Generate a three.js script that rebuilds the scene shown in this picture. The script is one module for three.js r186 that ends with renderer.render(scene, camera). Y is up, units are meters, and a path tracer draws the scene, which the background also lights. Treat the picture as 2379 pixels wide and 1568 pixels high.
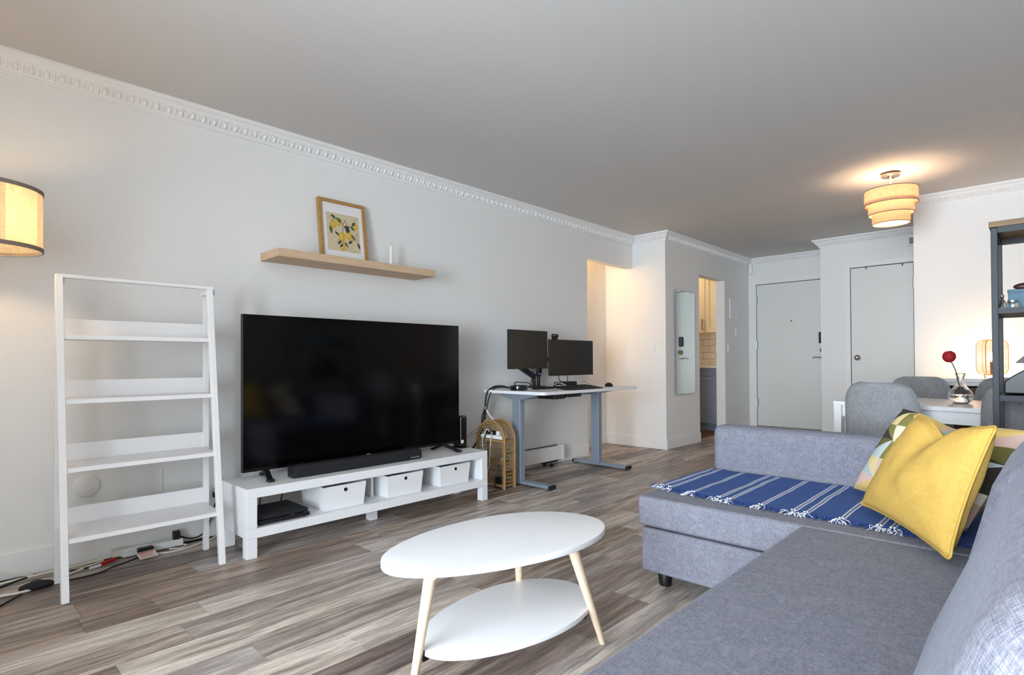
import * as THREE from 'three';
import { RoundedBoxGeometry } from 'three/addons/geometries/RoundedBoxGeometry.js';
import { mergeGeometries, toCreasedNormals } from 'three/addons/utils/BufferGeometryUtils.js';
import { RectAreaLightUniformsLib } from 'three/addons/lights/RectAreaLightUniformsLib.js';

// ------------------------------------------------------------------ camera, sky, large lights, exposure
const W = 2379, H = 1568, FOCAL = 1298.3;
const scene = new THREE.Scene();
const camera = new THREE.PerspectiveCamera(2 * Math.atan(H / 2 / FOCAL) * 180 / Math.PI, W / H, 0.05, 60);
camera.position.set(0, 1.0, 3.51);
{
  const yaw = 46.397 * Math.PI / 180, pitch = 0.56 * Math.PI / 180, roll = -0.307 * Math.PI / 180;
  const f = new THREE.Vector3(Math.sin(yaw) * Math.cos(pitch), Math.sin(pitch), -Math.cos(yaw) * Math.cos(pitch));
  const r0 = new THREE.Vector3(Math.cos(yaw), 0, Math.sin(yaw)), u0 = new THREE.Vector3().crossVectors(r0, f);
  const r = r0.clone().multiplyScalar(Math.cos(roll)).addScaledVector(u0, Math.sin(roll));
  const u = u0.clone().multiplyScalar(Math.cos(roll)).addScaledVector(r0, -Math.sin(roll));
  camera.quaternion.setFromRotationMatrix(new THREE.Matrix4().makeBasis(r, u, f.clone().negate()));
}
camera.setViewOffset(W, H, 0, -43.9, W, H);
const renderer = new THREE.WebGLRenderer({ antialias: true });
renderer.toneMapping = THREE.LinearToneMapping;
renderer.toneMappingExposure = 1.18;
renderer.shadowMap.enabled = true;
RectAreaLightUniformsLib.init();
scene.background = new THREE.Color().setRGB(1.6, 1.9, 2.4);
// daylight through the glazed window wall behind the camera
const dayLight = new THREE.RectAreaLight(new THREE.Color().setRGB(0.775, 0.895, 1.0), 27.5, 2.4, 1.8);
dayLight.position.set(-3.16, 1.1, 3.24);
dayLight.lookAt(5, 1.1, 3.24);
scene.add(dayLight);
const WARM = [1.0, 0.66, 0.34];

// ------------------------------------------------------------------ helpers
let seedState = 20240611;
function rnd() { seedState |= 0; seedState = seedState + 0x6D2B79F5 | 0; let t = Math.imul(seedState ^ seedState >>> 15, 1 | seedState); t = t + Math.imul(t ^ t >>> 7, 61 | t) ^ t; return ((t ^ t >>> 14) >>> 0) / 4294967296; }
const rr = (a, b) => a + (b - a) * rnd();
const V = (x, y, z) => new THREE.Vector3(x, y, z);
const bases = new Map(), taken = new Map();
function numbered(n) { const k = taken.get(n) || 0; taken.set(n, k + 1); return k ? `${n}_${String(k).padStart(3, '0')}` : n; }
function uvMetres(g) {
  const p = g.attributes.position, n = g.attributes.normal, uv = new Float32Array(p.count * 2);
  for (let i = 0; i < p.count; i++) {
    const ax = Math.abs(n.getX(i)), ay = Math.abs(n.getY(i)), az = Math.abs(n.getZ(i));
    let a, b;
    if (ay >= ax && ay >= az) { a = p.getX(i); b = p.getZ(i); } else if (ax >= az) { a = p.getZ(i); b = p.getY(i); } else { a = p.getX(i); b = p.getY(i); }
    uv[2 * i] = a; uv[2 * i + 1] = b;
  }
  g.setAttribute('uv', new THREE.BufferAttribute(uv, 2));
  return g;
}
function prep(g, keepUv) {
  let o = g.index ? g.toNonIndexed() : g;
  for (const k of Object.keys(o.attributes)) if (!['position', 'normal', 'uv'].includes(k)) o.deleteAttribute(k);
  if (!o.attributes.normal) o.computeVertexNormals();
  if (!keepUv) uvMetres(o);
  return o;
}
function obj(name, geos, mat, parent = scene, opt = {}) {
  const list = (Array.isArray(geos) ? geos : [geos]).map(g => prep(g, opt.uv));
  let g = list.length > 1 ? mergeGeometries(list) : list[0];
  let root = parent; while (root && !bases.has(root) && root.parent) root = root.parent;
  const b = bases.get(root);
  if (b && !opt.local) { g = g.clone(); g.translate(-b.x, -b.y, -b.z); }
  const m = new THREE.Mesh(g, mat);
  m.name = parent === scene ? numbered(name) : name;
  m.castShadow = m.receiveShadow = true;
  parent.add(m);
  return m;
}
function tag(o, label, category, group, kind) {
  if (label) o.userData.label = label; if (category) o.userData.category = category;
  if (group) o.userData.group = group; if (kind) o.userData.kind = kind;
  return o;
}
function thing(name, label, category, [x, y, z] = [0, 0, 0], group) {
  const o = new THREE.Group(); o.name = numbered(name); o.position.set(x, y, z); scene.add(o);
  bases.set(o, V(x, y, z));
  return tag(o, label, category, group);
}
function struct(name, geos, mat, opt) { const m = obj(name, geos, mat, scene, opt); m.userData.kind = 'structure'; return m; }
function structGroup(name) { const o = new THREE.Group(); o.name = numbered(name); o.userData.kind = 'structure'; scene.add(o); return o; }
function bx(x0, x1, y0, y1, z0, z1, r = 0, seg = 2) {
  const w = x1 - x0, h = y1 - y0, d = z1 - z0;
  const g = r > 0 ? new RoundedBoxGeometry(w, h, d, seg, Math.min(r, w / 2.02, h / 2.02, d / 2.02)) : new THREE.BoxGeometry(w, h, d);
  return g.translate((x0 + x1) / 2, (y0 + y1) / 2, (z0 + z1) / 2);
}
function tube(pts, r, seg = 0, rad = 8, closed = false) {
  const c = new THREE.CatmullRomCurve3(pts.map(p => V(...p)), closed, 'catmullrom', 0.5);
  return new THREE.TubeGeometry(c, seg || pts.length * 8, r, rad, closed);
}
function rod(p0, p1, r0, r1 = r0, rad = 14) {
  const a = V(...p0), b = V(...p1), L = a.distanceTo(b);
  const g = new THREE.CylinderGeometry(r1, r0, L, rad, 1);
  g.applyQuaternion(new THREE.Quaternion().setFromUnitVectors(V(0, 1, 0), b.clone().sub(a).normalize()));
  return g.translate((a.x + b.x) / 2, (a.y + b.y) / 2, (a.z + b.z) / 2);
}
// a straight bar from p0 to p1 with a box section: w across, d deep; side is the across direction
function bar(p0, p1, w, d, side = [1, 0, 0], r = 0) {
  const a = V(...p0), b = V(...p1), L = a.distanceTo(b), y = b.clone().sub(a).normalize();
  const x = V(...side).addScaledVector(y, -V(...side).dot(y)).normalize(), z = new THREE.Vector3().crossVectors(x, y);
  const g = r > 0 ? new RoundedBoxGeometry(w, L, d, 2, r) : new THREE.BoxGeometry(w, L, d);
  g.applyMatrix4(new THREE.Matrix4().makeBasis(x, y, z));
  return g.translate((a.x + b.x) / 2, (a.y + b.y) / 2, (a.z + b.z) / 2);
}
function lathe(pts, [x, y, z], seg = 40) { return new THREE.LatheGeometry(pts.map(p => new THREE.Vector2(p[0], p[1])), seg).translate(x, y, z); }
function disc(r, h, [x, y, z], seg = 36) { return new THREE.CylinderGeometry(r, r, h, seg).translate(x, y, z); }
function ball(r, [x, y, z], sx = 1, sy = 1, sz = 1, seg = 20) { return new THREE.SphereGeometry(r, seg, Math.round(seg * .7)).scale(sx, sy, sz).translate(x, y, z); }
// noise on a repeating lattice
function lattice(n, seed) { const s = seedState; seedState = seed; const a = new Float32Array(n); for (let i = 0; i < n; i++) a[i] = rnd(); seedState = s; return a; }
const LAT = lattice(65536, 77);
function vnoise(x, y, px, py, k = 0) {
  const xi = Math.floor(x), yi = Math.floor(y), fx = x - xi, fy = y - yi, sx = fx * fx * (3 - 2 * fx), sy = fy * fy * (3 - 2 * fy);
  const h = (i, j) => LAT[((((i % px) + px) % px) * 193 + (((j % py) + py) % py) * 7919 + k * 3571) & 65535];
  return (h(xi, yi) * (1 - sx) + h(xi + 1, yi) * sx) * (1 - sy) + (h(xi, yi + 1) * (1 - sx) + h(xi + 1, yi + 1) * sx) * sy;
}
function dataTex(w, h, fn, srgb = true) {
  const d = new Uint8Array(w * h * 4);
  for (let j = 0; j < h; j++) for (let i = 0; i < w; i++) {
    const c = fn(i, j), o = (j * w + i) * 4;
    d[o] = Math.max(0, Math.min(255, c[0])); d[o + 1] = Math.max(0, Math.min(255, c[1])); d[o + 2] = Math.max(0, Math.min(255, c[2])); d[o + 3] = 255;
  }
  const t = new THREE.DataTexture(d, w, h, THREE.RGBAFormat);
  t.wrapS = t.wrapT = THREE.RepeatWrapping; t.magFilter = THREE.LinearFilter; t.minFilter = THREE.LinearFilter;
  if (srgb) t.colorSpace = THREE.SRGBColorSpace; t.needsUpdate = true;
  return t;
}
function canvasTex(w, h, draw) {
  const c = document.createElement('canvas'); c.width = w; c.height = h; draw(c.getContext('2d'), w, h);
  const t = new THREE.CanvasTexture(c); t.colorSpace = THREE.SRGBColorSpace; return t;
}
const rep = (t, x, y) => { const c = t.clone(); c.repeat.set(x, y); c.needsUpdate = true; return c; };
const std = (o) => new THREE.MeshStandardMaterial(o);
const phys = (o) => new THREE.MeshPhysicalMaterial(o);

// ------------------------------------------------------------------ materials
const M = {};
{
  const plaster = dataTex(512, 512, (i, j) => { const n = 0.6 * vnoise(i / 4, j / 4, 128, 128, 1) + 0.4 * vnoise(i / 1.6, j / 1.6, 320, 320, 2); const v = 110 + 60 * n; return [v, v, v]; }, false);
  M.wall = std({ color: 0xf3f2f0, roughness: 0.62, bumpMap: rep(plaster, 2, 2), bumpScale: 0.0006 });
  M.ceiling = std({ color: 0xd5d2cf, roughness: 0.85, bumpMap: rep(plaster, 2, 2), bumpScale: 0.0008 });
  M.trim = std({ color: 0xf6f5f4, roughness: 0.45 });
  M.door = std({ color: 0xecece8, roughness: 0.34 });
  M.whiteFoil = std({ color: 0xf2f2f4, roughness: 0.42 });
  M.whitePaint = std({ color: 0xf0eeee, roughness: 0.4 });
  M.whitePlastic = std({ color: 0xf3f3f4, roughness: 0.36 });
  M.laminate = phys({ color: 0xf6f6f8, roughness: 0.36 });
  M.black = std({ color: 0x121214, roughness: 0.45 });
  M.blackMatte = std({ color: 0x17181b, roughness: 0.8 });
  M.blackGloss = phys({ color: 0x0b0c10, roughness: 0.16, clearcoat: 0.6, clearcoatRoughness: 0.1 });
  M.screen = phys({ color: 0x030304, roughness: 0.10, specularIntensity: 0.75 });
  M.monitorScreen = phys({ color: 0x0d0d0c, roughness: 0.30 });
  M.rubber = std({ color: 0x1b1a1b, roughness: 0.9 });
  M.greyPlastic = std({ color: 0x8d9095, roughness: 0.5 });
  M.deskMetal = std({ color: 0x9aa6b5, roughness: 0.42, metalness: 0.35 });
  M.nickel = std({ color: 0xb9b0a4, roughness: 0.28, metalness: 1 });
  M.brass = std({ color: 0x6a5436, roughness: 0.38, metalness: 0.9 });
  M.steel = std({ color: 0xb8bcc2, roughness: 0.3, metalness: 1 });
  M.mirror = std({ color: 0xf0f4f0, roughness: 0.015, metalness: 1 });
  M.shelfSteel = std({ color: 0x23272d, roughness: 0.55, metalness: 0.0 });
  M.boltSteel = std({ color: 0x3a3f46, roughness: 0.6 });
  M.hole = std({ color: 0x0a0f16, roughness: 0.9 });
  M.glass = phys({ color: 0xffffff, roughness: 0.0, transmission: 1, thickness: 0, ior: 1.5 });
  M.red = std({ color: 0xb02018, roughness: 0.5 });
  M.cordWhite = std({ color: 0xe6e0d4, roughness: 0.55 });
  M.gap = std({ color: 0x2b2926, roughness: 0.9 });
  M.threshold = std({ color: 0xb79b5a, roughness: 0.5 });
  // woven heather fabric
  const weave = (base, amp, warmth) => dataTex(1024, 1024, (i, j) => {
    const a = vnoise(i / 26, j / 1.7, 40, 602, 3), b = vnoise(i / 1.7, j / 26, 602, 40, 4), c = vnoise(i / 2, j / 2, 512, 512, 5), d = vnoise(i / 60, j / 60, 17, 17, 6);
    const v = (a + b - 1) * amp + (c - .5) * amp * .7 + (d - .5) * amp * .25, w = (b - .5) * warmth;
    return [base[0] + v + w, base[1] + v, base[2] + v - w];
  });
  const weaveBump = dataTex(512, 512, (i, j) => { const v = 90 + 80 * vnoise(i / 12, j / 1.3, 43, 394, 8) + 80 * vnoise(i / 1.3, j / 12, 394, 43, 9); return [v, v, v]; }, false);
  const sofaTex = weave([127, 127, 138], 36, 8);
  M.sofa = phys({ map: rep(sofaTex, 3.0, 3.0), roughness: 0.95, bumpMap: rep(weaveBump, 3.2, 3.2), bumpScale: 0.0007, sheen: 0.25, sheenRoughness: 0.6, sheenColor: new THREE.Color(0xcfd6e6) });
  const chairTex = weave([147, 146, 148], 34, 4);
  M.chair = phys({ map: rep(chairTex, 3, 3), roughness: 0.95, bumpMap: rep(weaveBump, 4, 4), bumpScale: 0.0008 });
  const yel = weave([216, 175, 86], 16, 3);
  M.yellow = phys({ map: rep(yel, 2.6, 2.6), roughness: 0.9, bumpMap: rep(weaveBump, 4, 4), bumpScale: 0.0006 });
  // linen lamp shade
  const linen = dataTex(512, 512, (i, j) => {
    const a = vnoise(i / 40, j / 1.6, 13, 320, 11), b = vnoise(i / 1.6, j / 40, 320, 13, 12), s = (a > .8 ? -34 : 0) + (b > .82 ? -26 : 0), v = (a + b - 1) * 46 + s;
    return [226 + v, 208 + v, 176 + v];
  });
  M.linen = phys({ map: rep(linen, 4, 4), roughness: 1, transmission: 0.62, thickness: 0, side: THREE.DoubleSide });
  M.linenPink = phys({ color: 0xf3d6c6, map: rep(linen, 5, 5), roughness: 1, transmission: 0.26, thickness: 0, side: THREE.DoubleSide });
  M.diffuser = phys({ color: 0xfff4e2, roughness: 1, transmission: 0.6, thickness: 0, side: THREE.DoubleSide });
  M.shadeTrim = std({ color: 0x8b7b70, roughness: 0.95 });
  M.bulb = std({ color: 0xffffff, emissive: new THREE.Color().setRGB(1.0, 0.78, 0.5), emissiveIntensity: 9 });
  // timber
  const grain = (c0, c1, sx, sy, k) => dataTex(1024, 256, (i, j) => {
    const w = vnoise(i / 90, j / 30, 12, 9, k) * 3, a = vnoise(i / 130, (j + w * 8) / 5, 8, 51, k + 1), b = vnoise(i / 40, j / 1.7, 26, 150, k + 2), t = Math.min(1, Math.max(0, .55 * a + .45 * b));
    return c0.map((v, q) => v + (c1[q] - v) * t);
  });
  M.oakShelf = std({ map: rep(grain([196, 164, 130], [222, 194, 162], 1, 1, 21), 0.8, 3), roughness: 0.6 });
  M.frameWood = std({ map: rep(grain([158, 118, 62], [196, 152, 92], 1, 1, 31), 1.2, 5), roughness: 0.55 });
  M.birch = std({ map: rep(grain([224, 196, 166], [240, 218, 192], 1, 1, 41), 1.5, 6), roughness: 0.5 });
  M.shelfWood = std({ map: rep(grain([98, 78, 60], [158, 130, 98], 1, 1, 51), 1.6, 8), roughness: 0.7 });
  M.rattan = std({ map: rep(grain([138, 102, 58], [196, 158, 104], 1, 1, 61), 4, 12), roughness: 0.55 });
  M.rattanDark = std({ color: 0xa9743a, roughness: 0.6 });
  M.darkWood = std({ map: rep(grain([58, 38, 26], [104, 66, 44], 1, 1, 71), 1.5, 4), roughness: 0.6 });
}

// ------------------------------------------------------------------ floor: planks laid one by one
{
  const floor = structGroup('floor');
  obj('subfloor', bx(-3.3, 8.5, -0.1, -0.012, -2.0, 4.7), M.gap, floor);
  const tones = [
    [[110, 93, 83], [170, 153, 142]], [[124, 110, 101], [194, 182, 172]], [[143, 130, 122], [218, 207, 197]], [[114, 96, 86], [182, 162, 149]],
    [[93, 78, 72], [150, 136, 129]], [[150, 137, 125], [227, 216, 204]], [[117, 100, 89], [203, 189, 177]], [[129, 113, 106], [184, 171, 162]],
    [[102, 86, 75], [182, 161, 144]], [[136, 124, 118], [203, 194, 188]],
  ];
  const mats = tones.map(([c0, c1], k) => {
    const t = dataTex(1400, 200, (i, j) => {
      const q = k * 5 + 100, wob = 7 * vnoise(i / 170, j / 60, 9, 4, q) + 3 * vnoise(i / 40, j / 30, 35, 7, q + 1);
      const broad = vnoise(i / 260, (j + wob * 2) / 26, 6, 8, q + 2), mid = vnoise(i / 95, (j + wob) / 5.5, 15, 37, q + 3), fine = vnoise(i / 30, (j + wob * .5) / 1.35, 47, 149, q + 4), saw = vnoise(i / 2.5, j / 14, 560, 15, q + 5);
      let s = .42 * broad + .34 * mid + .24 * fine; s = Math.min(1, Math.max(0, (s - .5) * 1.9 + .5));
      const pit = fine > .8 && mid < .45 ? -26 : 0, bleach = broad > .62 ? 12 * saw : 0, warm = (mid - .5) * 12;
      return [c0[0] + (c1[0] - c0[0]) * s + pit + bleach + warm, c0[1] + (c1[1] - c0[1]) * s + pit + bleach, c0[2] + (c1[2] - c0[2]) * s + pit + bleach - warm * .6];
    });
    return std({ map: t, roughness: 0.4, bumpMap: t, bumpScale: 0.0004 });
  });
  const wRow = 0.175, L = 1.22, g = 0.0012;
  let row = 0, last = -1; const zc0 = z => z + wRow / 2;
  for (let z0 = 0.045 - wRow * 3; z0 < 4.6; z0 += wRow, row++) {
    let x = -3.84 - rr(.1, .9) * L;
    for (; x < 8.3; x += L) {
      const a = Math.max(x, zc0(z0) < 1.95 ? -1.0 : -3.2), b = Math.min(x + L, 8.22); if (b - a < 0.03) continue;
      const zc = z0 + wRow / 2;
      if (zc < 0 && !(b > 3.5 && a < 5.76)) continue;
      let k; do { k = Math.floor(rnd() * mats.length); } while (k === last); last = k;
      const geo = new THREE.BoxGeometry(b - a - g, 0.012, wRow - g).translate((a + b) / 2, -0.006, zc);
      const p = geo.attributes.position, uv = geo.attributes.uv, flip = rnd() > .5 ? 1 : -1, off = rnd();
      for (let i = 0; i < p.count; i++) uv.setXY(i, flip * (p.getX(i) - x) / (L * 1.15) + off, flip * (p.getZ(i) - z0) / (wRow * 1.14) + .06);
      obj('plank', geo, mats[k], floor, { uv: true });
    }
  }
  // kitchen floor
  struct('floor_kitchen', bx(5.88, 8.3, -0.012, 0.0, -1.9, 0.30), std({ color: 0x6b5136, roughness: 0.5 }));
}

// ------------------------------------------------------------------ shell
const CH = 2.46;
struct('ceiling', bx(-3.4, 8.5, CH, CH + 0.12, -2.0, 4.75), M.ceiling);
struct('wall_left', bx(-1.12, 4.85, 0, CH, -0.1, 0), M.wall);
struct('wall_left_header', bx(4.853, 5.76, 2.095, CH, -0.1, -0.002), M.wall);
struct('wall_hall', [bx(3.3, 5.76, 0, CH, -0.5, -0.38), bx(3.3, 3.4, 0, CH, -0.38, -0.1)], M.wall);
struct('wall_return', bx(5.76, 5.88, 0, CH, -0.5, 0.42), M.wall);
struct('wall_far_left', [bx(5.88, 6.61, 0, CH, 0.30, 0.42), bx(7.375, 8.34, 0, CH, 0.30, 0.42), bx(6.61, 7.375, 2.072, CH, 0.30, 0.42)], M.wall);
struct('wall_entry', [bx(8.22, 8.34, 0, CH, 0.42, 0.525), bx(8.22, 8.34, 2.085, CH, 0.525, 1.46), bx(8.22, 8.34, 0, CH, 1.46, 1.66), bx(8.29, 8.34, 0, 2.085, 0.525, 1.46)], M.wall);
struct('wall_closet', [bx(7.52, 7.64, 0, CH, 1.545, 1.86), bx(7.52, 7.64, 2.085, CH, 1.86, 2.478), bx(7.52, 7.64, 0, CH, 2.478, 2.8), bx(7.64, 8.22, 0, CH, 1.545, 1.66), bx(7.6, 7.64, 0, 2.085, 1.86, 2.478)], M.wall);
struct('wall_far_right', [bx(6.165, 6.285, 0, CH, 2.664, 4.67), bx(6.285, 7.52, 0, CH, 2.664, 2.784)], M.wall);
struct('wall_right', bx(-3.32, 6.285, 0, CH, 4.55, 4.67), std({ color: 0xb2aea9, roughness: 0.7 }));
struct('wall_wing', [bx(-1.12, -1.0, 0, CH, 0, 1.95), bx(-3.32, -1.12, 0, CH, 1.83, 1.95)], M.wall);
struct('wall_window', [bx(-3.32, -3.2, 0, CH, 1.95, 2.02), bx(-3.32, -3.2, 0, CH, 4.46, 4.55), bx(-3.32, -3.2, 2.04, CH, 2.02, 4.46), bx(-3.32, -3.2, 0, 0.16, 2.02, 4.46)], M.wall);
const kitchenWall = structGroup('wall_kitchen');
obj('plaster', bx(8.3, 8.42, 0, CH, -1.9, 0.30), M.wall, kitchenWall);
struct('wall_kitchen_back', bx(5.8, 8.42, 0, CH, -2.0, -1.9), M.wall);
struct('wall_kitchen_side', bx(5.8, 5.88, 0, CH, -1.9, -0.5), M.wall);
{
  const win = structGroup('window_1');
  const f = [];
  for (const z of [2.02, 2.813, 3.607, 4.40]) f.push(bx(-3.3, -3.23, 0.16, 2.04, z, z + 0.06, 0.004));
  f.push(bx(-3.3, -3.23, 0.16, 0.22, 2.02, 4.46, 0.004), bx(-3.3, -3.23, 1.98, 2.04, 2.02, 4.46, 0.004));
  obj('window_frame', f, M.trim, win);
  for (let i = 0; i < 3; i++) obj('pane', new THREE.PlaneGeometry(0.733, 1.76).rotateY(Math.PI / 2).translate(-3.265, 1.1, 2.08 + 0.3665 + i * 0.7935), M.glass, win);
}
// crown mouldings: swept profile with a cast egg ornament
function crown(name, p0, p1, out, m0, m1, ornament = true) {
  const A = V(p0[0], 0, p0[1]), B = V(p1[0], 0, p1[1]), dir = B.clone().sub(A).normalize(), n = V(out[0], 0, out[1]), len = A.distanceTo(B);
  const yb = CH - 0.098, prof = [[0, yb], [0.013, yb], [0.015, yb + .008], [0.011, yb + .012], [0.014, yb + .018], [0.024, yb + .030], [0.042, yb + .053], [0.050, yb + .060], [0.050, yb + .066], [0.058, yb + .074], [0.072, yb + .080], [0.076, yb + .086], [0.076, CH], [0, CH]];
  const pos = [], P = (d, y, s) => { const e = s ? B : A, m = s ? m1 : m0, sg = s ? 1 : -1; return e.clone().addScaledVector(n, d).addScaledVector(dir, sg * m * d).setY(y); };
  const tri = (a, b, c) => pos.push(a.x, a.y, a.z, b.x, b.y, b.z, c.x, c.y, c.z);
  for (let i = 0; i < prof.length - 1; i++) {
    const a = P(prof[i][0], prof[i][1], 0), b = P(prof[i][0], prof[i][1], 1), c = P(prof[i + 1][0], prof[i + 1][1], 1), d = P(prof[i + 1][0], prof[i + 1][1], 0);
    tri(a, c, b); tri(a, d, c);
  }
  const c0 = prof.map(p => P(p[0], p[1], 0)), c1 = prof.map(p => P(p[0], p[1], 1));
  for (let i = 1; i < prof.length - 1; i++) { tri(c0[0], c0[i], c0[i + 1]); tri(c1[0], c1[i + 1], c1[i]); }
  const g = new THREE.BufferGeometry(); g.setAttribute('position', new THREE.Float32BufferAttribute(pos, 3)); g.computeVertexNormals();
  const root = structGroup(name);
  obj('moulding', g, M.trim, root);
  if (!ornament) return root;
  const parts = [], step = 0.058, cnt = Math.floor((len - 0.06) / step), slope = n.clone().multiplyScalar(0.018).add(V(0, 0.023, 0)).normalize(), nn = new THREE.Vector3().crossVectors(slope, dir); if (nn.dot(n) < 0) nn.negate();
  const basis = new THREE.Matrix4().makeBasis(dir, slope, nn.clone().multiplyScalar(1));
  for (let i = 0; i < cnt; i++) {
    const s = 0.04 + i * step + step / 2, c = A.clone().addScaledVector(dir, s).addScaledVector(n, 0.029).setY(yb + 0.036);
    const egg = new THREE.SphereGeometry(1, 8, 6).scale(0.0115, 0.019, 0.010).applyMatrix4(basis).translate(c.x, c.y, c.z);
    const arch = new THREE.TorusGeometry(0.0185, 0.0034, 5, 10, Math.PI * 1.3).rotateZ(-Math.PI * 0.15).scale(1, 1.25, 1).applyMatrix4(basis).translate(c.x, c.y, c.z);
    const d2 = c.clone().addScaledVector(dir, step / 2), dart = new THREE.SphereGeometry(1, 6, 5).scale(0.0035, 0.021, 0.007).applyMatrix4(basis).translate(d2.x, d2.y, d2.z);
    parts.push(egg, arch, dart);
  }
  obj('ornament', parts, M.trim, root);
  return root;
}
crown('trim_1', [-1.0, 0], [5.76, 0], [0, 1], 0, -1);
crown('trim_2', [5.76, 0], [5.76, 0.42], [-1, 0], -1, 1);
crown('trim_3', [5.76, 0.42], [8.22, 0.42], [0, 1], 1, -1);
crown('trim_4', [8.22, 0.42], [8.22, 1.545], [-1, 0], -1, 0);
crown('trim_5', [7.52, 1.545], [7.52, 2.664], [-1, 0], 1, 0);
crown('trim_6', [6.165, 2.664], [6.165, 4.55], [-1, 0], 1, 0);
function baseboard(name, x0, x1, z0, z1) { struct(name, [bx(x0, x1, 0.0, 0.122, z0, z1, 0.004)], M.trim); }
baseboard('baseboard_left', -1.0, 4.85, 0, 0.013);
baseboard('baseboard_hall', 3.4, 5.76, -0.38, -0.367);
baseboard('baseboard_return', 5.747, 5.76, -0.367, 0.433);
baseboard('baseboard_far_left', 5.76, 6.61, 0.42, 0.433);
baseboard('baseboard_far_left', 7.375, 8.22, 0.42, 0.433);
baseboard('baseboard_entry', 8.207, 8.22, 0.433, 0.47);
baseboard('baseboard_closet', 7.507, 7.52, 1.545, 1.80);
baseboard('baseboard_far_right', 6.152, 6.165, 2.664, 4.55);

// ------------------------------------------------------------------ doors
{
  const d = structGroup('door_1');
  obj('door_slab', bx(8.226, 8.268, 0.075, 2.075, 0.532, 1.452, 0.002), M.door, d);
  obj('casing', [bx(8.205, 8.22, 0, 2.145, 0.468, 0.526, 0.003), bx(8.205, 8.22, 2.085, 2.145, 0.526, 1.52, 0.003)], M.trim, d);
  obj('threshold', bx(8.19, 8.29, 0.0, 0.062, 0.527, 1.46, 0.004), M.threshold, d);
  for (const y of [1.86, 1.22, 0.40]) obj('hinge', [rod([8.216, y - .055, 0.528], [8.216, y + .055, 0.528], 0.009), bx(8.222, 8.227, y - .055, y + .055, 0.53, 0.548)], M.steel, d);
  obj('keypad_lock', [bx(8.19, 8.226, 1.225, 1.375, 1.338, 1.405, 0.012)], M.black, d);
  obj('deadbolt_cover', rod([8.196, 1.133, 1.385], [8.226, 1.133, 1.385], 0.034, 0.038, 24), M.brass, d);
  obj('lever_handle', [rod([8.206, 1.037, 1.385], [8.226, 1.037, 1.385], 0.032, 0.034, 24), rod([8.17, 1.037, 1.385], [8.21, 1.037, 1.385], 0.012), tube([[8.172, 1.037, 1.385], [8.17, 1.036, 1.35], [8.17, 1.042, 1.31], [8.172, 1.034, 1.27]], 0.0085)], M.nickel, d);
  obj('peephole', rod([8.22, 1.545, 0.992], [8.228, 1.545, 0.992], 0.011), M.brass, d);
  const c = structGroup('door_2');
  obj('door_slab', bx(7.527, 7.567, 0.012, 2.076, 1.867, 2.471, 0.002), M.door, c);
  obj('casing', [bx(7.506, 7.52, 0, 2.14, 1.806, 1.862, 0.003), bx(7.506, 7.52, 2.084, 2.14, 1.862, 2.535, 0.003), bx(7.506, 7.52, 0, 2.084, 2.477, 2.535, 0.003)], M.trim, c);
  for (const y of [1.85, 0.3]) obj('hinge', rod([7.517, y - .05, 2.474], [7.517, y + .05, 2.474], 0.009), M.steel, c);
  obj('door_knob', [lathe([[0.0, 0.062], [0.018, 0.061], [0.027, 0.05], [0.029, 0.04], [0.024, 0.028], [0.012, 0.02], [0.011, 0.008], [0.032, 0.006], [0.034, 0]], [0, 0, 0], 28).rotateZ(Math.PI / 2).translate(7.527, 1.028, 1.927)], M.nickel, c);
  for (const z of [2.02, 2.37]) obj('top_bracket', bx(7.519, 7.527, 2.05, 2.078, z, z + .008), M.gap, c);
}
// switches, covers and small fittings
function plate(name, label, cat, geos, mat, extra) { const t = thing(name, label, cat, [0, 0, 0]); obj('cover', geos, mat || M.whitePlastic, t); if (extra) extra(t); return t; }
plate('light_switch', 'white rocker light switch on the bright wall beside the desk', 'switch', bx(5.752, 5.76, 1.108, 1.22, 0.215, 0.288, 0.003), null, t => obj('rocker', bx(5.746, 5.753, 1.13, 1.198, 0.236, 0.267, 0.003), M.trim, t));
plate('breaker_panel', 'white painted breaker panel door between kitchen opening and entry corner', 'panel', bx(7.53, 7.79, 1.575, 1.845, 0.42, 0.432, 0.003), M.trim, t => obj('latch', bx(7.74, 7.775, 1.562, 1.578, 0.42, 0.436, 0.003), M.whitePlastic, t));
plate('light_switch', 'white switch plate just below the breaker panel', 'switch', bx(7.72, 7.785, 1.345, 1.465, 0.42, 0.429, 0.003), null, t => obj('rocker', bx(7.74, 7.766, 1.37, 1.44, 0.428, 0.433, 0.002), M.trim, t));
plate('light_switch', 'white switch plate next to the kitchen opening, lower of the two', 'switch', bx(7.45, 7.52, 1.11, 1.225, 0.42, 0.429, 0.003), null, t => obj('rocker', bx(7.47, 7.5, 1.135, 1.2, 0.428, 0.433, 0.002), M.trim, t));
plate('motion_sensor', 'white motion sensor in the corner above the entry door', 'sensor', bx(8.18, 8.22, 2.255, 2.385, 0.435, 0.485, 0.012), M.trim, t => obj('lens', ball(0.022, [8.198, 2.25, 0.46], 1, 1.1, 1), M.whitePlastic, t));
plate('door_chime', 'narrow white chime box high beside the closet door', 'chime', bx(7.48, 7.52, 2.26, 2.36, 2.43, 2.50, 0.01), M.trim, t => obj('grille', bx(7.474, 7.481, 2.275, 2.345, 2.445, 2.485, 0.003), M.greyPlastic, t));
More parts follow.
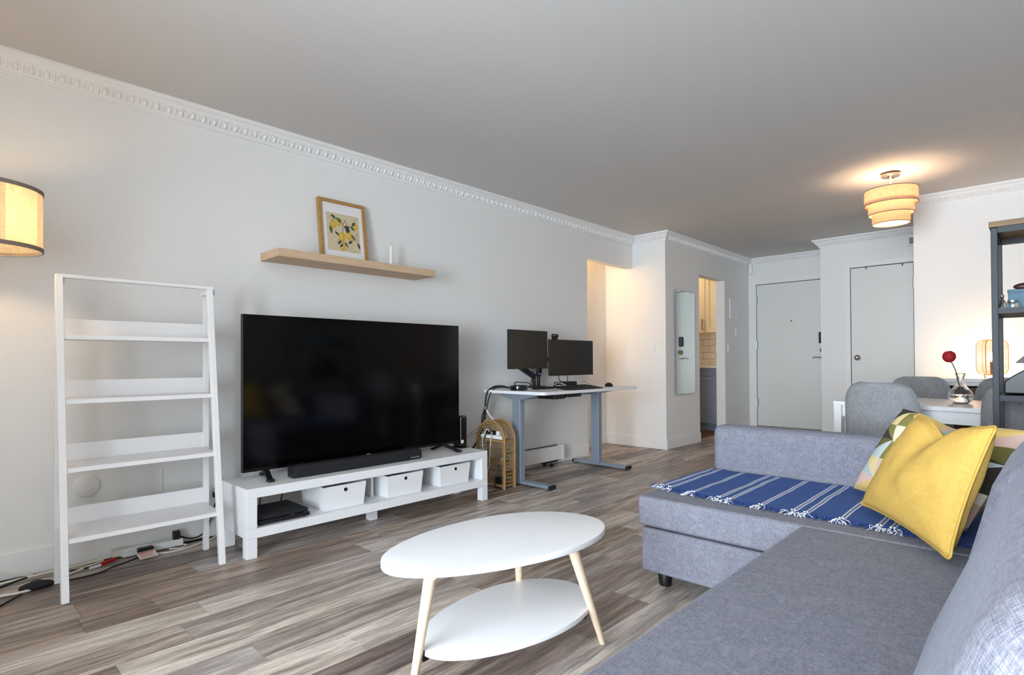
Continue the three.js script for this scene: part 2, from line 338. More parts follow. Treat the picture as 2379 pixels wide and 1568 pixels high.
plate('vent_cover', 'round white wall cover seen through the ladder shelf', 'cover', lathe([[0, 0.02], [0.04, 0.018], [0.055, 0.01], [0.06, 0]], [0, 0, 0], 32).rotateX(Math.PI / 2).translate(0.565, 0.385, 0), M.wall, t => obj('center_cap', disc(0.02, 0.006, [0, 0, 0]).rotateX(Math.PI / 2).translate(0.565, 0.385, 0.021), M.wall, t));
plate('blank_wall_plate', 'flat white painted blank plate on wall behind ladder shelf', 'cover', bx(0.80, 0.90, 0.30, 0.42, 0, 0.006, 0.002), M.wall, t => obj('screw', ball(0.004, [0.85, 0.405, 0.006]), M.wall, t));
{
  const t = thing('power_outlet', 'white wall outlet with plugs between ladder shelf and media bench', 'outlet', [1.17, 0.2, 0.0]);
  obj('cover', bx(1.13, 1.205, 0.215, 0.33, 0, 0.007, 0.003), M.whitePlastic, t);
  obj('plug', bx(1.15, 1.185, 0.225, 0.255, 0.007, 0.035, 0.005), M.black, t);
  obj('plug', bx(1.15, 1.185, 0.28, 0.31, 0.007, 0.04, 0.005), M.whitePlastic, t);
}

// ------------------------------------------------------------------ kitchen seen through the opening
{
  const paint = std({ color: 0xf0e6cf, roughness: 0.4 }), grey = std({ color: 0x8a98b0, roughness: 0.45 }), tile = phys({ color: 0xf1e9dc, roughness: 0.18 }), grout = std({ color: 0xb8ab98, roughness: 0.9 });
  obj('grout', bx(8.296, 8.3, 0.93, 1.44, -1.0, 0.30), grout, kitchenWall);
  for (let r = 0; r < 5; r++) for (let k = 0; k < 8; k++) {
    const z0 = -1.0 + k * 0.2 - (r % 2 ? 0.1 : 0), z1 = Math.min(0.299, z0 + 0.196), a = Math.max(-1, z0); if (z1 - a < .02) continue;
    obj('tile', bx(8.286, 8.297, 0.932 + r * 0.1, 0.932 + r * 0.1 + 0.096, a, z1, 0.003, 1), tile, kitchenWall);
  }
  const shaker = (x, y0, y1, z0, z1, w = 0.06) => [bx(x, x + .018, y0, y1, z0, z0 + w, .002), bx(x, x + .018, y0, y1, z1 - w, z1, .002), bx(x, x + .018, y0, y0 + w, z0 + w, z1 - w, .002), bx(x, x + .018, y1 - w, y1, z0 + w, z1 - w, .002), bx(x + .009, x + .018, y0 + w, y1 - w, z0 + w, z1 - w)];
  [[-0.74, 0.165, 'grey base cabinet with a drawer seen through the kitchen opening'], [-1.4, -0.745, 'grey base cabinet deeper inside the kitchen']].forEach(([z0, z1, label]) => {
    const b = thing('base_cabinet', label, 'cabinet', [8.0, 0, (z0 + z1) / 2], 'grey kitchen base cabinets');
    obj('carcass', [bx(7.72, 8.296, 0.1, 0.895, z0, z1), bx(7.78, 8.296, 0.0, 0.1, z0, z1)], grey, b);
    const dr = obj('drawer', shaker(7.70, 0.785, 0.89, z0 + .003, z1 - .003, .03), grey, b); obj('pull', rod([7.68, 0.84, z0 + .15], [7.68, 0.84, z1 - .3], 0.006), M.steel, dr);
    obj('door', shaker(7.70, 0.11, 0.778, z0 + .003, z1 - .003), grey, b);
  });
  tag(obj('countertop', bx(7.68, 8.296, 0.895, 0.932, -1.4, 0.165, 0.004), std({ color: 0xf0ede6, roughness: 0.25 })), 'pale countertop on the grey kitchen base cabinets', 'countertop');
  const u = thing('upper_cabinet', 'cream upper kitchen cabinet in warm light above the tiles', 'cabinet', [8.15, 1.42, -0.2]);
  obj('carcass', bx(8.02, 8.284, 1.425, 2.3, -1.0, 0.295), paint, u);
  for (const [a, b, hz] of [[-0.56, -0.14, -0.175], [-0.134, 0.29, 0.25], [-1.0, -0.566, -0.6]]) {
    const dd = obj('door', shaker(8.0, 1.42, 2.3, a, b), paint, u);
    obj('handle', [rod([7.975, 1.46, hz], [7.975, 1.62, hz], 0.006), rod([7.975, 1.475, hz], [8.0, 1.475, hz], 0.005), rod([7.975, 1.605, hz], [8.0, 1.605, hz], 0.005)], M.brass, dd);
  }
  const o = thing('power_outlet', 'outlet with a dark plug and cord on the kitchen tiles', 'outlet', [8.28, 1.1, -0.02]);
  obj('cover', bx(8.278, 8.286, 1.11, 1.225, -0.1, -0.025, 0.003), M.whitePlastic, o);
  obj('plug', bx(8.25, 8.278, 1.165, 1.195, -0.075, -0.045, 0.006), M.black, o);
  obj('cord', tube([[8.255, 1.18, -0.06], [8.24, 1.15, 0.0], [8.245, 1.12, 0.08], [8.25, 1.11, 0.2]], 0.004), M.black, o);
  const kl = thing('ceiling_light', 'kitchen ceiling lamp out of view behind the wall', 'lamp', [7.5, CH, -0.75]);
  obj('canopy', disc(0.12, 0.03, [7.5, CH - .015, -0.75]), M.whitePlastic, kl);
  obj('globe', ball(0.1, [7.5, CH - .1, -0.75], 1, .7, 1), std({ color: 0xffffff, emissive: new THREE.Color().setRGB(1, .82, .58), emissiveIntensity: 5 }), kl);
  const p = new THREE.PointLight(new THREE.Color().setRGB(1, .70, .40), 1.2); p.position.set(7.5, CH - .1, -0.75); p.shadow.radius = 4; p.castShadow = true; scene.add(p);
}
// warm lamp in the small hall behind the media wall
{
  const t = thing('wall_sconce', 'small warm hall lamp hidden behind the media wall', 'lamp', [4.62, 2.05, -0.1]);
  obj('back_plate', disc(0.05, 0.015, [0, 0, 0]).rotateX(Math.PI / 2).translate(4.62, 2.1, -0.108), M.steel, t);
  obj('globe', ball(0.045, [4.62, 2.1, -0.165]), std({ color: 0xffffff, emissive: new THREE.Color().setRGB(1, .74, .4), emissiveIntensity: 6 }), t);
  const p = new THREE.PointLight(new THREE.Color().setRGB(1.0, 0.6, 0.25), 1.35); p.position.set(4.62, 2.1, -0.165); p.shadow.radius = 3; p.castShadow = true; scene.add(p);
}

// ------------------------------------------------------------------ sofa
const SEAT = 0.41;
{
  const s = thing('corner_sofa', 'blue-grey woven corner sofa with chaise and low armrest', 'sofa', [1.9, 0, 3.2]);
  obj('chaise_mattress', bx(2.165, 2.95, 0.282, SEAT, 2.205, 3.62, 0.016, 3), M.sofa, s);
  obj('chaise_box', bx(2.175, 2.95, 0.085, 0.274, 2.218, 3.62, 0.01), M.sofa, s);
  obj('seat_mattress', bx(0.50, 2.165, 0.282, SEAT - 0.002, 2.865, 3.62, 0.018, 3), M.sofa, s);
  obj('seat_box', bx(0.52, 2.165, 0.085, 0.274, 2.885, 3.62, 0.01), M.sofa, s);
  obj('armrest', bx(2.953, 3.09, 0.085, 0.652, 2.195, 3.75, 0.045, 5), M.sofa, s);
  obj('armrest', bx(0.36, 0.497, 0.085, 0.5, 2.88, 3.75, 0.03, 4), M.sofa, s);
  obj('backrest_frame', bx(0.36, 3.09, 0.085, 0.62, 3.625, 3.76, 0.03, 4), M.sofa, s);
  for (const [x, z] of [[2.29, 2.27], [2.86, 2.27], [2.29, 3.55], [0.6, 3.0], [0.6, 3.6], [2.98, 3.68]]) obj('leg', lathe([[0, 0], [0.026, 0], [0.027, .004], [0.036, .085], [0, .085]], [x, 0, z], 24), M.black, s);
}
// cushions from four corners: bl, br, tr, tl as seen from the front; fat is half the thickness
function pillowGeo(bl, br, tr, tl, fat, o = {}) {
  const N = o.n || 26, pos = [], idx = [], uv = [];
  const BL = V(...bl), BR = V(...br), TR = V(...tr), TL = V(...tl);
  const nrm = BR.clone().sub(BL).cross(TL.clone().sub(BL)).normalize();
  const at = (s, t, side) => {
    const pin = o.pinch ?? 0.05, a = Math.sin(Math.PI * s), b = Math.sin(Math.PI * t);
    let ss = s + (0.5 - s) * pin * b * 1.2, tt = t + (0.5 - t) * pin * a * 1.2;
    const p = BL.clone().multiplyScalar((1 - ss) * (1 - tt)).addScaledVector(BR, ss * (1 - tt)).addScaledVector(TR, ss * tt).addScaledVector(TL, (1 - ss) * tt);
    let h = Math.pow(Math.max(0, 4 * s * (1 - s)), .42) * Math.pow(Math.max(0, 4 * t * (1 - t)), .42) * fat;
    const w = (vnoise(s * 5 + (o.k || 0), t * 5 + side * 9, 97, 97, 40 + (o.k || 0)) - .5) * .16 + (vnoise(s * 11, t * 11 + side * 5, 97, 97, 44 + (o.k || 0)) - .5) * .07;
    h *= 1 + w;
    if (o.chop) { const q = Math.exp(-Math.pow((s - .47) / .17, 2)), d = q * Math.pow(Math.max(0, t - .35) / .65, 1.6); p.y -= o.chop * d; h *= 1 - .55 * q * Math.max(0, t - .45); }
    return p.addScaledVector(nrm, side * h);
  };
  for (const side of [1, -1]) {
    const o0 = pos.length / 3;
    for (let j = 0; j <= N; j++) for (let i = 0; i <= N; i++) { const p = at(i / N, j / N, side); pos.push(p.x, p.y, p.z); uv.push(i / N * (o.uvs || 1), j / N * (o.uvs || 1)); }
    for (let j = 0; j < N; j++) for (let i = 0; i < N; i++) { const a = o0 + j * (N + 1) + i, b = a + 1, c = a + N + 2, d = a + N + 1; side > 0 ? idx.push(a, b, c, a, c, d) : idx.push(a, c, b, a, d, c); }
  }
  const g = new THREE.BufferGeometry(); g.setAttribute('position', new THREE.Float32BufferAttribute(pos, 3)); g.setAttribute('uv', new THREE.Float32BufferAttribute(uv, 2)); g.setIndex(idx); g.computeVertexNormals();
  const edge = []; for (let k = 0; k < 4; k++) for (let i = 0; i < 10; i++) { const q = i / 10; const [s, t] = k === 0 ? [q, 0] : k === 1 ? [1, q] : k === 2 ? [1 - q, 1] : [0, 1 - q]; const p = at(s, t, 0); edge.push([p.x, p.y, p.z]); }
  return { g, edge };
}
{
  // large back cushions leaning on the backrest: boxy with soft faces
  const backCushion = (x0, x1, label, k, zf0, zf1, h) => {
    const t = thing('back_cushion', label, 'cushion', [(x0 + x1) / 2, SEAT, 3.45], 'back cushions of the sofa');
    const g = new RoundedBoxGeometry(x1 - x0, h, 0.2, 12, 0.085), p = g.attributes.position;
    for (let i = 0; i < p.count; i++) {
      const u = p.getX(i) / ((x1 - x0) / 2), v = p.getY(i) / (h / 2), bul = (1 - u * u * u * u) * (1 - v * v * .8);
      const w = (vnoise(u * 3 + 9, v * 3 + k * 7, 97, 97, 50 + k) - .5) * .028 + (vnoise(u * 7 + 9, v * 7 + k * 3, 97, 97, 60 + k) - .5) * .012;
      const s = Math.sign(p.getZ(i)), y = p.getY(i) + h / 2;
      p.setZ(i, p.getZ(i) + s * (.022 * bul + w * (1 - Math.abs(v) * .4)) + zf0 + (zf1 - zf0) * Math.pow(Math.max(0, y / h), 1.1) + .1);
      p.setX(i, p.getX(i) * (1 - .03 * (y / h)) + (x0 + x1) / 2); p.setY(i, y + SEAT - .004);
    }
    g.computeVertexNormals(); 
    const uv = g.attributes.uv; for (let i = 0; i < p.count; i++) uv.setXY(i, p.getX(i), p.getY(i) + p.getZ(i) * .8);
    obj('cover', toCreasedNormals(g, 1.2), M.sofa, t, { uv: true });
    return t;
  };
  backCushion(0.51, 1.40, 'pale grey-blue back cushion nearest the camera', 1, 3.332, 3.51, 0.46);
  backCushion(1.42, 2.12, 'grey-blue back cushion between the nearest one and the yellow pillow', 2, 3.358, 3.475, 0.42);
  backCushion(2.14, 2.94, 'grey-blue back cushion in the sofa corner behind both pillows', 3, 3.42, 3.53, 0.42);
  const y = thing('throw_pillow', 'mustard yellow square pillow with a dented top', 'pillow', [2.2, SEAT, 3.2]);
  const py = pillowGeo([2.47, .452, 3.0], [1.99, .44, 3.31], [2.06, .81, 3.41], [2.42, .80, 3.185], 0.075, { n: 40, chop: .055, k: 1, pinch: .055, uvs: .5 });
  obj('cover', py.g, M.yellow, y, { uv: true });
  obj('piping', tube(py.edge, 0.0042, 220, 6, true), M.yellow, y);
  const pat = canvasTex(1024, 1024, (c, w) => {
    const col = ['#6f6a34', '#c9d3d3', '#e7c3b3', '#3c362c', '#ecd79a', '#f0e6cc', '#8a8347', '#d9b6ab', '#e8c878', '#b9c6c8'];
    c.fillStyle = '#efe3c4'; c.fillRect(0, 0, w, w);
    const s = seedState; seedState = 991;
    const n = 5, P = []; for (let j = 0; j <= n; j++) { P.push([]); for (let i = 0; i <= n; i++) P[j].push([(i + (i > 0 && i < n ? rr(-.28, .28) : 0)) * w / n, (j + (j > 0 && j < n ? rr(-.28, .28) : 0)) * w / n]); }
    let last = 0; const poly = (pts) => { let k; do { k = Math.floor(rnd() * col.length); } while (k === last); last = k; c.fillStyle = col[k]; c.beginPath(); pts.forEach((p, i) => i ? c.lineTo(...p) : c.moveTo(...p)); c.closePath(); c.fill(); };
    for (let j = 0; j < n; j++) for (let i = 0; i < n; i++) { const a = P[j][i], b = P[j][i + 1], d = P[j + 1][i], e = P[j + 1][i + 1]; if ((i + j) % 2) { poly([a, b, e]); poly([a, e, d]); } else { poly([a, b, d]); poly([b, e, d]); } }
    seedState = s;
  });
  const q = thing('throw_pillow', 'patchwork print pillow in olive, pink and pale blue behind the yellow one', 'pillow', [2.6, SEAT, 3.2]);
  const pq = pillowGeo([2.80, .44, 2.90], [2.34, .44, 3.32], [2.36, .775, 3.50], [2.76, .80, 3.09], 0.085, { n: 28, k: 3, chop: .03, pinch: .05 });
  obj('cover', pq.g, std({ map: pat, roughness: 0.9 }), q, { uv: true });
}
// throw on the chaise
{
  const t = thing('throw_blanket', 'folded blue throw with white woven stripes and fringed edge on the chaise', 'blanket', [2.65, SEAT, 2.75]);
  const nearX = z => 2.375 - 0.115 * (z - 2.18) - 0.02 * Math.sin((z - 2.18) * 5), zs0 = 2.178, zs1 = 3.36, farX = z => 2.948;
  const stripes = [2.212, 2.254, 2.378, 2.503, 2.548, 2.68, 2.803, 2.848, 2.968, 3.087, 3.127, 3.24];
  const tex = canvasTex(512, 2048, (c, w, h) => {
    c.fillStyle = '#3c5c9c'; c.fillRect(0, 0, w, h);
    const s = seedState; seedState = 5; for (let i = 0; i < 60000; i++) { c.fillStyle = rnd() > .5 ? 'rgba(30,50,110,.18)' : 'rgba(110,140,205,.14)'; c.fillRect(rnd() * w, rnd() * h, 6, 1); } seedState = s;
    for (const z of stripes) {
      const y = (z - zs0) / (zs1 - zs0) * h, k = h / (zs1 - zs0);
      for (const d of [-.0062, .0062]) { c.fillStyle = '#f1f1f4'; for (let x = 0; x < w; x += 9) c.fillRect(x, y + d * k - .0038 * k, 7.2, .0076 * k); }
      c.fillStyle = 'rgba(40,60,120,.6)'; c.fillRect(0, y - .0012 * k, w, .0024 * k);
    }
  });
  tex.flipY = false;
  const NX = 30, NZ = 120, pos = [], uv = [], idx = [];
  const hgt = (s, z) => SEAT + .006 + .005 * (vnoise(s * 4 + 3, z * 7, 97, 97, 70)) + .003 * vnoise(s * 9, z * 22, 97, 97, 71);
  for (const side of [0, 1]) {
    const o0 = pos.length / 3;
    for (let j = 0; j <= NZ; j++) for (let i = 0; i <= NX; i++) { const s = i / NX, z = zs0 + (zs1 - zs0) * j / NZ, x = nearX(z) + (farX(z) - nearX(z)) * s; let y = side ? SEAT + .001 : hgt(s, z); if (!side && (i === 0 || i === NX || j === 0 || j === NZ)) y = SEAT + .003; pos.push(x, y, z); uv.push(s, j / NZ); }
    for (let j = 0; j < NZ; j++) for (let i = 0; i < NX; i++) { const a = o0 + j * (NX + 1) + i, b = a + 1, c = a + NX + 2, d = a + NX + 1; side ? idx.push(a, b, c, a, c, d) : idx.push(a, c, b, a, d, c); }
  }
  const g = new THREE.BufferGeometry(); g.setAttribute('position', new THREE.Float32BufferAttribute(pos, 3)); g.setAttribute('uv', new THREE.Float32BufferAttribute(uv, 2)); g.setIndex(idx); g.computeVertexNormals();
  obj('cloth', g, std({ map: tex, roughness: 0.95 }), t, { uv: true });
  const blue = [], strand = (z, len, r, dx = 0) => { const x = nearX(z) + .003, k = rr(-.02, .02); return tube([[x, SEAT + .006, z], [x - len * .35, SEAT + .009 + rnd() * .006, z + k * .5 + rr(-.006, .006)], [x - len * .7, SEAT + .005 + rnd() * .008, z + k + rr(-.008, .008)], [x - len + dx, SEAT + .003 + rnd() * .004, z + k * 1.2 + rr(-.01, .01)]], r, 7, 4); };
  for (let z = zs0; z < 3.3; z += .0026) blue.push(strand(z, rr(.022, .042), .0013));
  tag(obj('fringe', blue, std({ color: 0x2f4a86, roughness: 1 }), t), null, null, null, 'stuff');
  const wm = std({ color: 0xeeeef2, roughness: 1 });
  for (const z of stripes) { const l = []; for (let i = 0; i < 14; i++) l.push(strand(z + rr(-.013, .013), rr(.03, .055), .0015)); obj('tassel', l, wm, t); obj('knot', [ball(.0042, [nearX(z) + .008, SEAT + .013, z - .0055], 1, 1, 1, 10), ball(.0042, [nearX(z) + .008, SEAT + .013, z + .0055], 1, 1, 1, 10)], wm, t); }
}

// ------------------------------------------------------------------ coffee table
{
  const t = thing('coffee_table', 'white egg-shaped two-tier coffee table on pale wood legs', 'table', [1.3, 0, 2.22]);
  const egg = (cx, cz, A0, A1, Bf, Bb, rot, y, th) => {
    const sh = new THREE.Shape(), n = 72, c = Math.cos(rot), s = Math.sin(rot);
    for (let i = 0; i <= n; i++) { const q = i / n * Math.PI * 2, a = Math.cos(q) > 0 ? A1 * Math.cos(q) : A0 * Math.cos(q), b = Math.sin(q) * (Math.sin(q) > 0 ? Bf : Bb) * (1 + .10 * Math.cos(q)); const x = cx + a * c - b * s, z = cz + a * s + b * c; i ? sh.lineTo(x, -z) : sh.moveTo(x, -z); }
    return new THREE.ExtrudeGeometry(sh, { depth: th - .005, bevelEnabled: true, bevelThickness: .0025, bevelSize: .0025, bevelSegments: 3, curveSegments: 60 }).rotateX(-Math.PI / 2).translate(0, y - th + .0025, 0);
  };
  obj('table_top', toCreasedNormals(egg(1.325, 2.215, .425, .40, .205, .245, 10 * Math.PI / 180, .42, .02), .5), M.laminate, t);
  obj('lower_shelf', toCreasedNormals(egg(1.375, 2.20, .365, .325, .195, .2, 2 * Math.PI / 180, .16, .018), .5), M.laminate, t);
  const leg = (a, b, sa) => { obj('leg', [rod(b, a, .0105, .018, 20)], M.birch, t); obj('bracket', bar([sa[0] - .0, .128, sa[2]], [sa[0], .158, sa[2]], .02, .006), M.black, t); };
  leg([1.43, .402, 2.412], [1.662, 0, 2.364], [1.545, .15, 2.372]);
  leg([.975, .402, 2.262], [1.0, 0, 2.135], [1.012, .15, 2.19]);
  leg([1.50, .402, 2.105], [1.64, 0, 1.985], [1.60, .15, 2.05]);
}

// ------------------------------------------------------------------ ladder shelf
{
  const t = thing('ladder_shelf', 'white leaning ladder shelf with four empty tiers', 'shelf', [0.72, 0, 0.4]);
  const zf = y => .552 - .185 * y / 1.4;
  for (const x of [.406, 1.022]) obj('front_leg', bar([x, 0.001, zf(0) - .015], [x, 1.385, zf(1.385) - .015], .027, .03, [1, 0, 0], .002), M.whitePaint, t);
  for (const x of [.42, 1.043]) obj('back_leg', bx(x - .013, x + .013, 0.001, 1.385, .225, .25, .002), M.whitePaint, t);
  for (const [x0, x1] of [[.404, .433], [1.009, 1.056]]) obj('side_rail', bx(x0 + .004, x1 - .004, 1.36, 1.385, .25, zf(1.37) - .02, .002), M.whitePaint, t);
  for (const y of [1.11, .826, .533, .238]) {
    obj('shelf_board', bx(.416, 1.03, y, y + .02, .24, zf(y + .01) - .004, .002), M.whitePaint, t);
    obj('back_panel', bx(.433, 1.03, y + .02, y + .10, .228, .243, .002), M.whitePaint, t);
  }
  obj('top_rail', bx(.395, 1.04, 1.385, 1.4, zf(1.4) - .04, zf(1.4) + .002, .002), M.whitePaint, t);
}
// ------------------------------------------------------------------ media bench, boxes, television
{
  const t = thing('media_bench', 'long low white media bench under the television', 'tv stand', [1.96, 0, 0.4]);
  const x0 = 1.127, x1 = 2.82, z0 = .222, z1 = .572, F = M.whiteFoil;
  obj('top_panel', bx(x0, x1, .308, .357, z0, z1, .0015), F, t);
  obj('bottom_panel', bx(x0, x1, .102, .151, z0, z1, .0015), F, t);
  for (const x of [x0, x1 - .053]) obj('side_panel', bx(x, x + .053, .1515, .3075, z0, z1, .0015), F, t);
  obj('center_panel', bx(1.945, 1.963, .1515, .3075, z0 + .06, z0 + .2, .0015), F, t);
  for (const [x, z] of [[x0, z1 - .052], [x1 - .053, z1 - .052], [x0, z0], [x1 - .053, z0], [1.945, .36]]) obj('leg', bx(x, x + .053, .0005, .1015, z, z + .052, .0015), F, t);
}
{
  const box = (x0, x1, label) => {
    const t = thing('storage_box', label, 'box', [(x0 + x1) / 2, .152, .4], 'white storage boxes in the media bench');
    const z0 = .25, z1 = .545, y0 = .152, y1 = .29, tp = .012, geos = [];
    const wall = (a, b, c, d) => { const g = new THREE.BufferGeometry(); const [A, B, C, D] = [a, b, c, d]; g.setAttribute('position', new THREE.Float32BufferAttribute([...A, ...B, ...C, ...A, ...C, ...D], 3)); g.computeVertexNormals(); return g; };
    const P = (sx, sy, sz, i) => [sx ? x1 - (sy ? 0 : tp) - i : x0 + (sy ? 0 : tp) + i, sy ? y1 : y0 + i, sz ? z1 - (sy ? 0 : tp) - i : z0 + (sy ? 0 : tp) + i];
    for (const [i, fl] of [[0, 0], [.004, 1]]) {
      const q = [[P(0, 0, 1, i), P(1, 0, 1, i), P(1, 1, 1, i), P(0, 1, 1, i)], [P(1, 0, 0, i), P(0, 0, 0, i), P(0, 1, 0, i), P(1, 1, 0, i)], [P(0, 0, 0, i), P(0, 0, 1, i), P(0, 1, 1, i), P(0, 1, 0, i)], [P(1, 0, 1, i), P(1, 0, 0, i), P(1, 1, 0, i), P(1, 1, 1, i)], [P(0, 0, 0, i), P(1, 0, 0, i), P(1, 0, 1, i), P(0, 0, 1, i)]];
      q.forEach(c => geos.push(fl ? wall(c[3], c[2], c[1], c[0]) : wall(...c)));
    }
    geos.push(bx(x0, x1, y1 - .004, y1, z1 - .004, z1), bx(x0, x1, y1 - .004, y1, z0, z0 + .004), bx(x0, x0 + .004, y1 - .004, y1, z0, z1), bx(x1 - .004, x1, y1 - .004, y1, z0, z1));
    obj('body', geos, M.whitePlastic, t);
    obj('finger_hole', [disc(.0125, .003, [0, 0, 0], 28).rotateX(Math.PI / 2 - .08).translate((x0 + x1) / 2, .261, z1 - .0025)], M.hole, t);
    obj('hole_rim', [new THREE.TorusGeometry(.0135, .0016, 8, 30).rotateX(-.08).translate((x0 + x1) / 2, .261, z1 - .0012)], M.whitePlastic, t);
  };
  box(1.562, 1.835, 'white plastic storage box next to the black game console');
  box(1.985, 2.262, 'white plastic storage box, middle of the three in the bench');
  box(2.405, 2.678, 'white plastic storage box at the desk end of the bench');
  const g = thing('game_console', 'black flat game console on the left of the bench shelf', 'console', [1.33, .152, .42]);
  obj('lower_shell', bx(1.20, 1.475, .158, .178, .285, .552, .004), M.black, g);
  obj('upper_shell', bx(1.195, 1.468, .181, .2, .285, .545, .004), M.blackMatte, g);
  obj('spine', bx(1.21, 1.46, .176, .183, .295, .535), M.black, g);
  obj('power_button', bx(1.365, 1.385, .1785, .1805, .545, .552), M.steel, g);
  obj('eject_button', bx(1.442, 1.456, .1785, .1805, .545, .552), M.steel, g);
  for (const x of [1.23, 1.45]) for (const z of [.31, .52]) obj('foot', disc(.012, .006, [x, .155, z]), M.rubber, g);
  obj('emblem', disc(.012, .0006, [1.36, .2003, .43]), std({ color: 0x2c2d33, roughness: .5 }), g);
  tag(obj('console_cable', tube([[1.3, .17, .29], [1.32, .2, .26], [1.34, .26, .225], [1.36, .3, .20], [1.38, .32, .16]], .0035), M.black), 'thin black cable rising behind the game console', 'cable');
  tag(obj('console_cable', tube([[1.43, .17, .29], [1.44, .2, .265], [1.47, .26, .23], [1.49, .3, .20], [1.5, .33, .16]], .0035), M.black), 'thin black cable behind the first storage box', 'cable');

  const tv = thing('television', 'large flat black television standing on the white bench', 'television', [1.966, .357, .35]);
  obj('housing', [bx(1.19, 2.742, .402, 1.27, .325, .352, .003), bx(1.45, 2.48, .43, .85, .30, .33, .02)], M.black, tv);
  obj('screen', bx(1.193, 2.739, .42, 1.267, .3521, .3535), M.screen, tv);
  obj('chin', bx(1.193, 2.739, .404, .4195, .3521, .3545), M.blackGloss, tv);
  obj('logo', bx(1.955, 1.985, .4085, .4145, .3545, .3549), std({ color: 0x9a9a9e, roughness: .4 }), tv);
  obj('sensor', bx(1.90, 2.06, .388, .404, .335, .352, .004), M.black, tv);
  for (const [x, f] of [[1.32, -1], [2.60, 1]]) {
    obj('foot', [bar([x, .40, .345], [x - .03 * -f * -1 * -1, .366, .47], .03, .016, [1, 0, 0], .004), bar([x, .40, .335], [x - .02 * f, .364, .245], .028, .016, [1, 0, 0], .004), bx(x - .018 + (f > 0 ? .03 : -.03), x + .018 + (f > 0 ? .03 : -.03), .358, .374, .455, .492, .005), bx(x - .016 - .02 * f, x + .016 - .02 * f, .358, .372, .232, .262, .005)], M.black, tv);
  }
  const sb = thing('soundbar', 'long black soundbar in front of the television', 'soundbar', [1.85, .357, .47]);
  obj('body', bx(1.412, 2.292, .36, .424, .418, .498, .014, 3), M.blackMatte, sb);
  obj('end_cap', bx(1.408, 1.414, .362, .422, .42, .496, .002), M.black, sb);
  obj('logo', bx(2.195, 2.265, .374, .379, .4982, .4987), std({ color: 0x8d8d92, roughness: .5 }), sb);
  for (const x of [1.5, 2.16]) obj('foot', bx(x, x + .04, .3575, .361, .43, .48), M.rubber, sb);
  for (const [x, l] of [[1.50, 'short black cable behind the left end of the soundbar'], [2.08, 'short black cable under the television logo'], [2.15, 'short black cable behind the right end of the soundbar']]) tag(obj('soundbar_cable', tube([[x, .38, .415], [x + .01, .40, .39], [x + .03, .415, .35], [x + .04, .43, .30]], .003), M.black), l, 'cable');
  const r = thing('router_tower', 'glossy black router tower behind the television edge', 'router', [2.78, .357, .28]);
  obj('housing', bx(2.75, 2.819, .362, .6, .262, .362, .02, 4), M.blackGloss, r);
  obj('base_foot', bx(2.747, 2.821, .357, .366, .258, .366, .006), M.black, r);
  obj('sticker', bx(2.752, 2.775, .395, .42, .3622, .3626), M.whitePlastic, r);
}

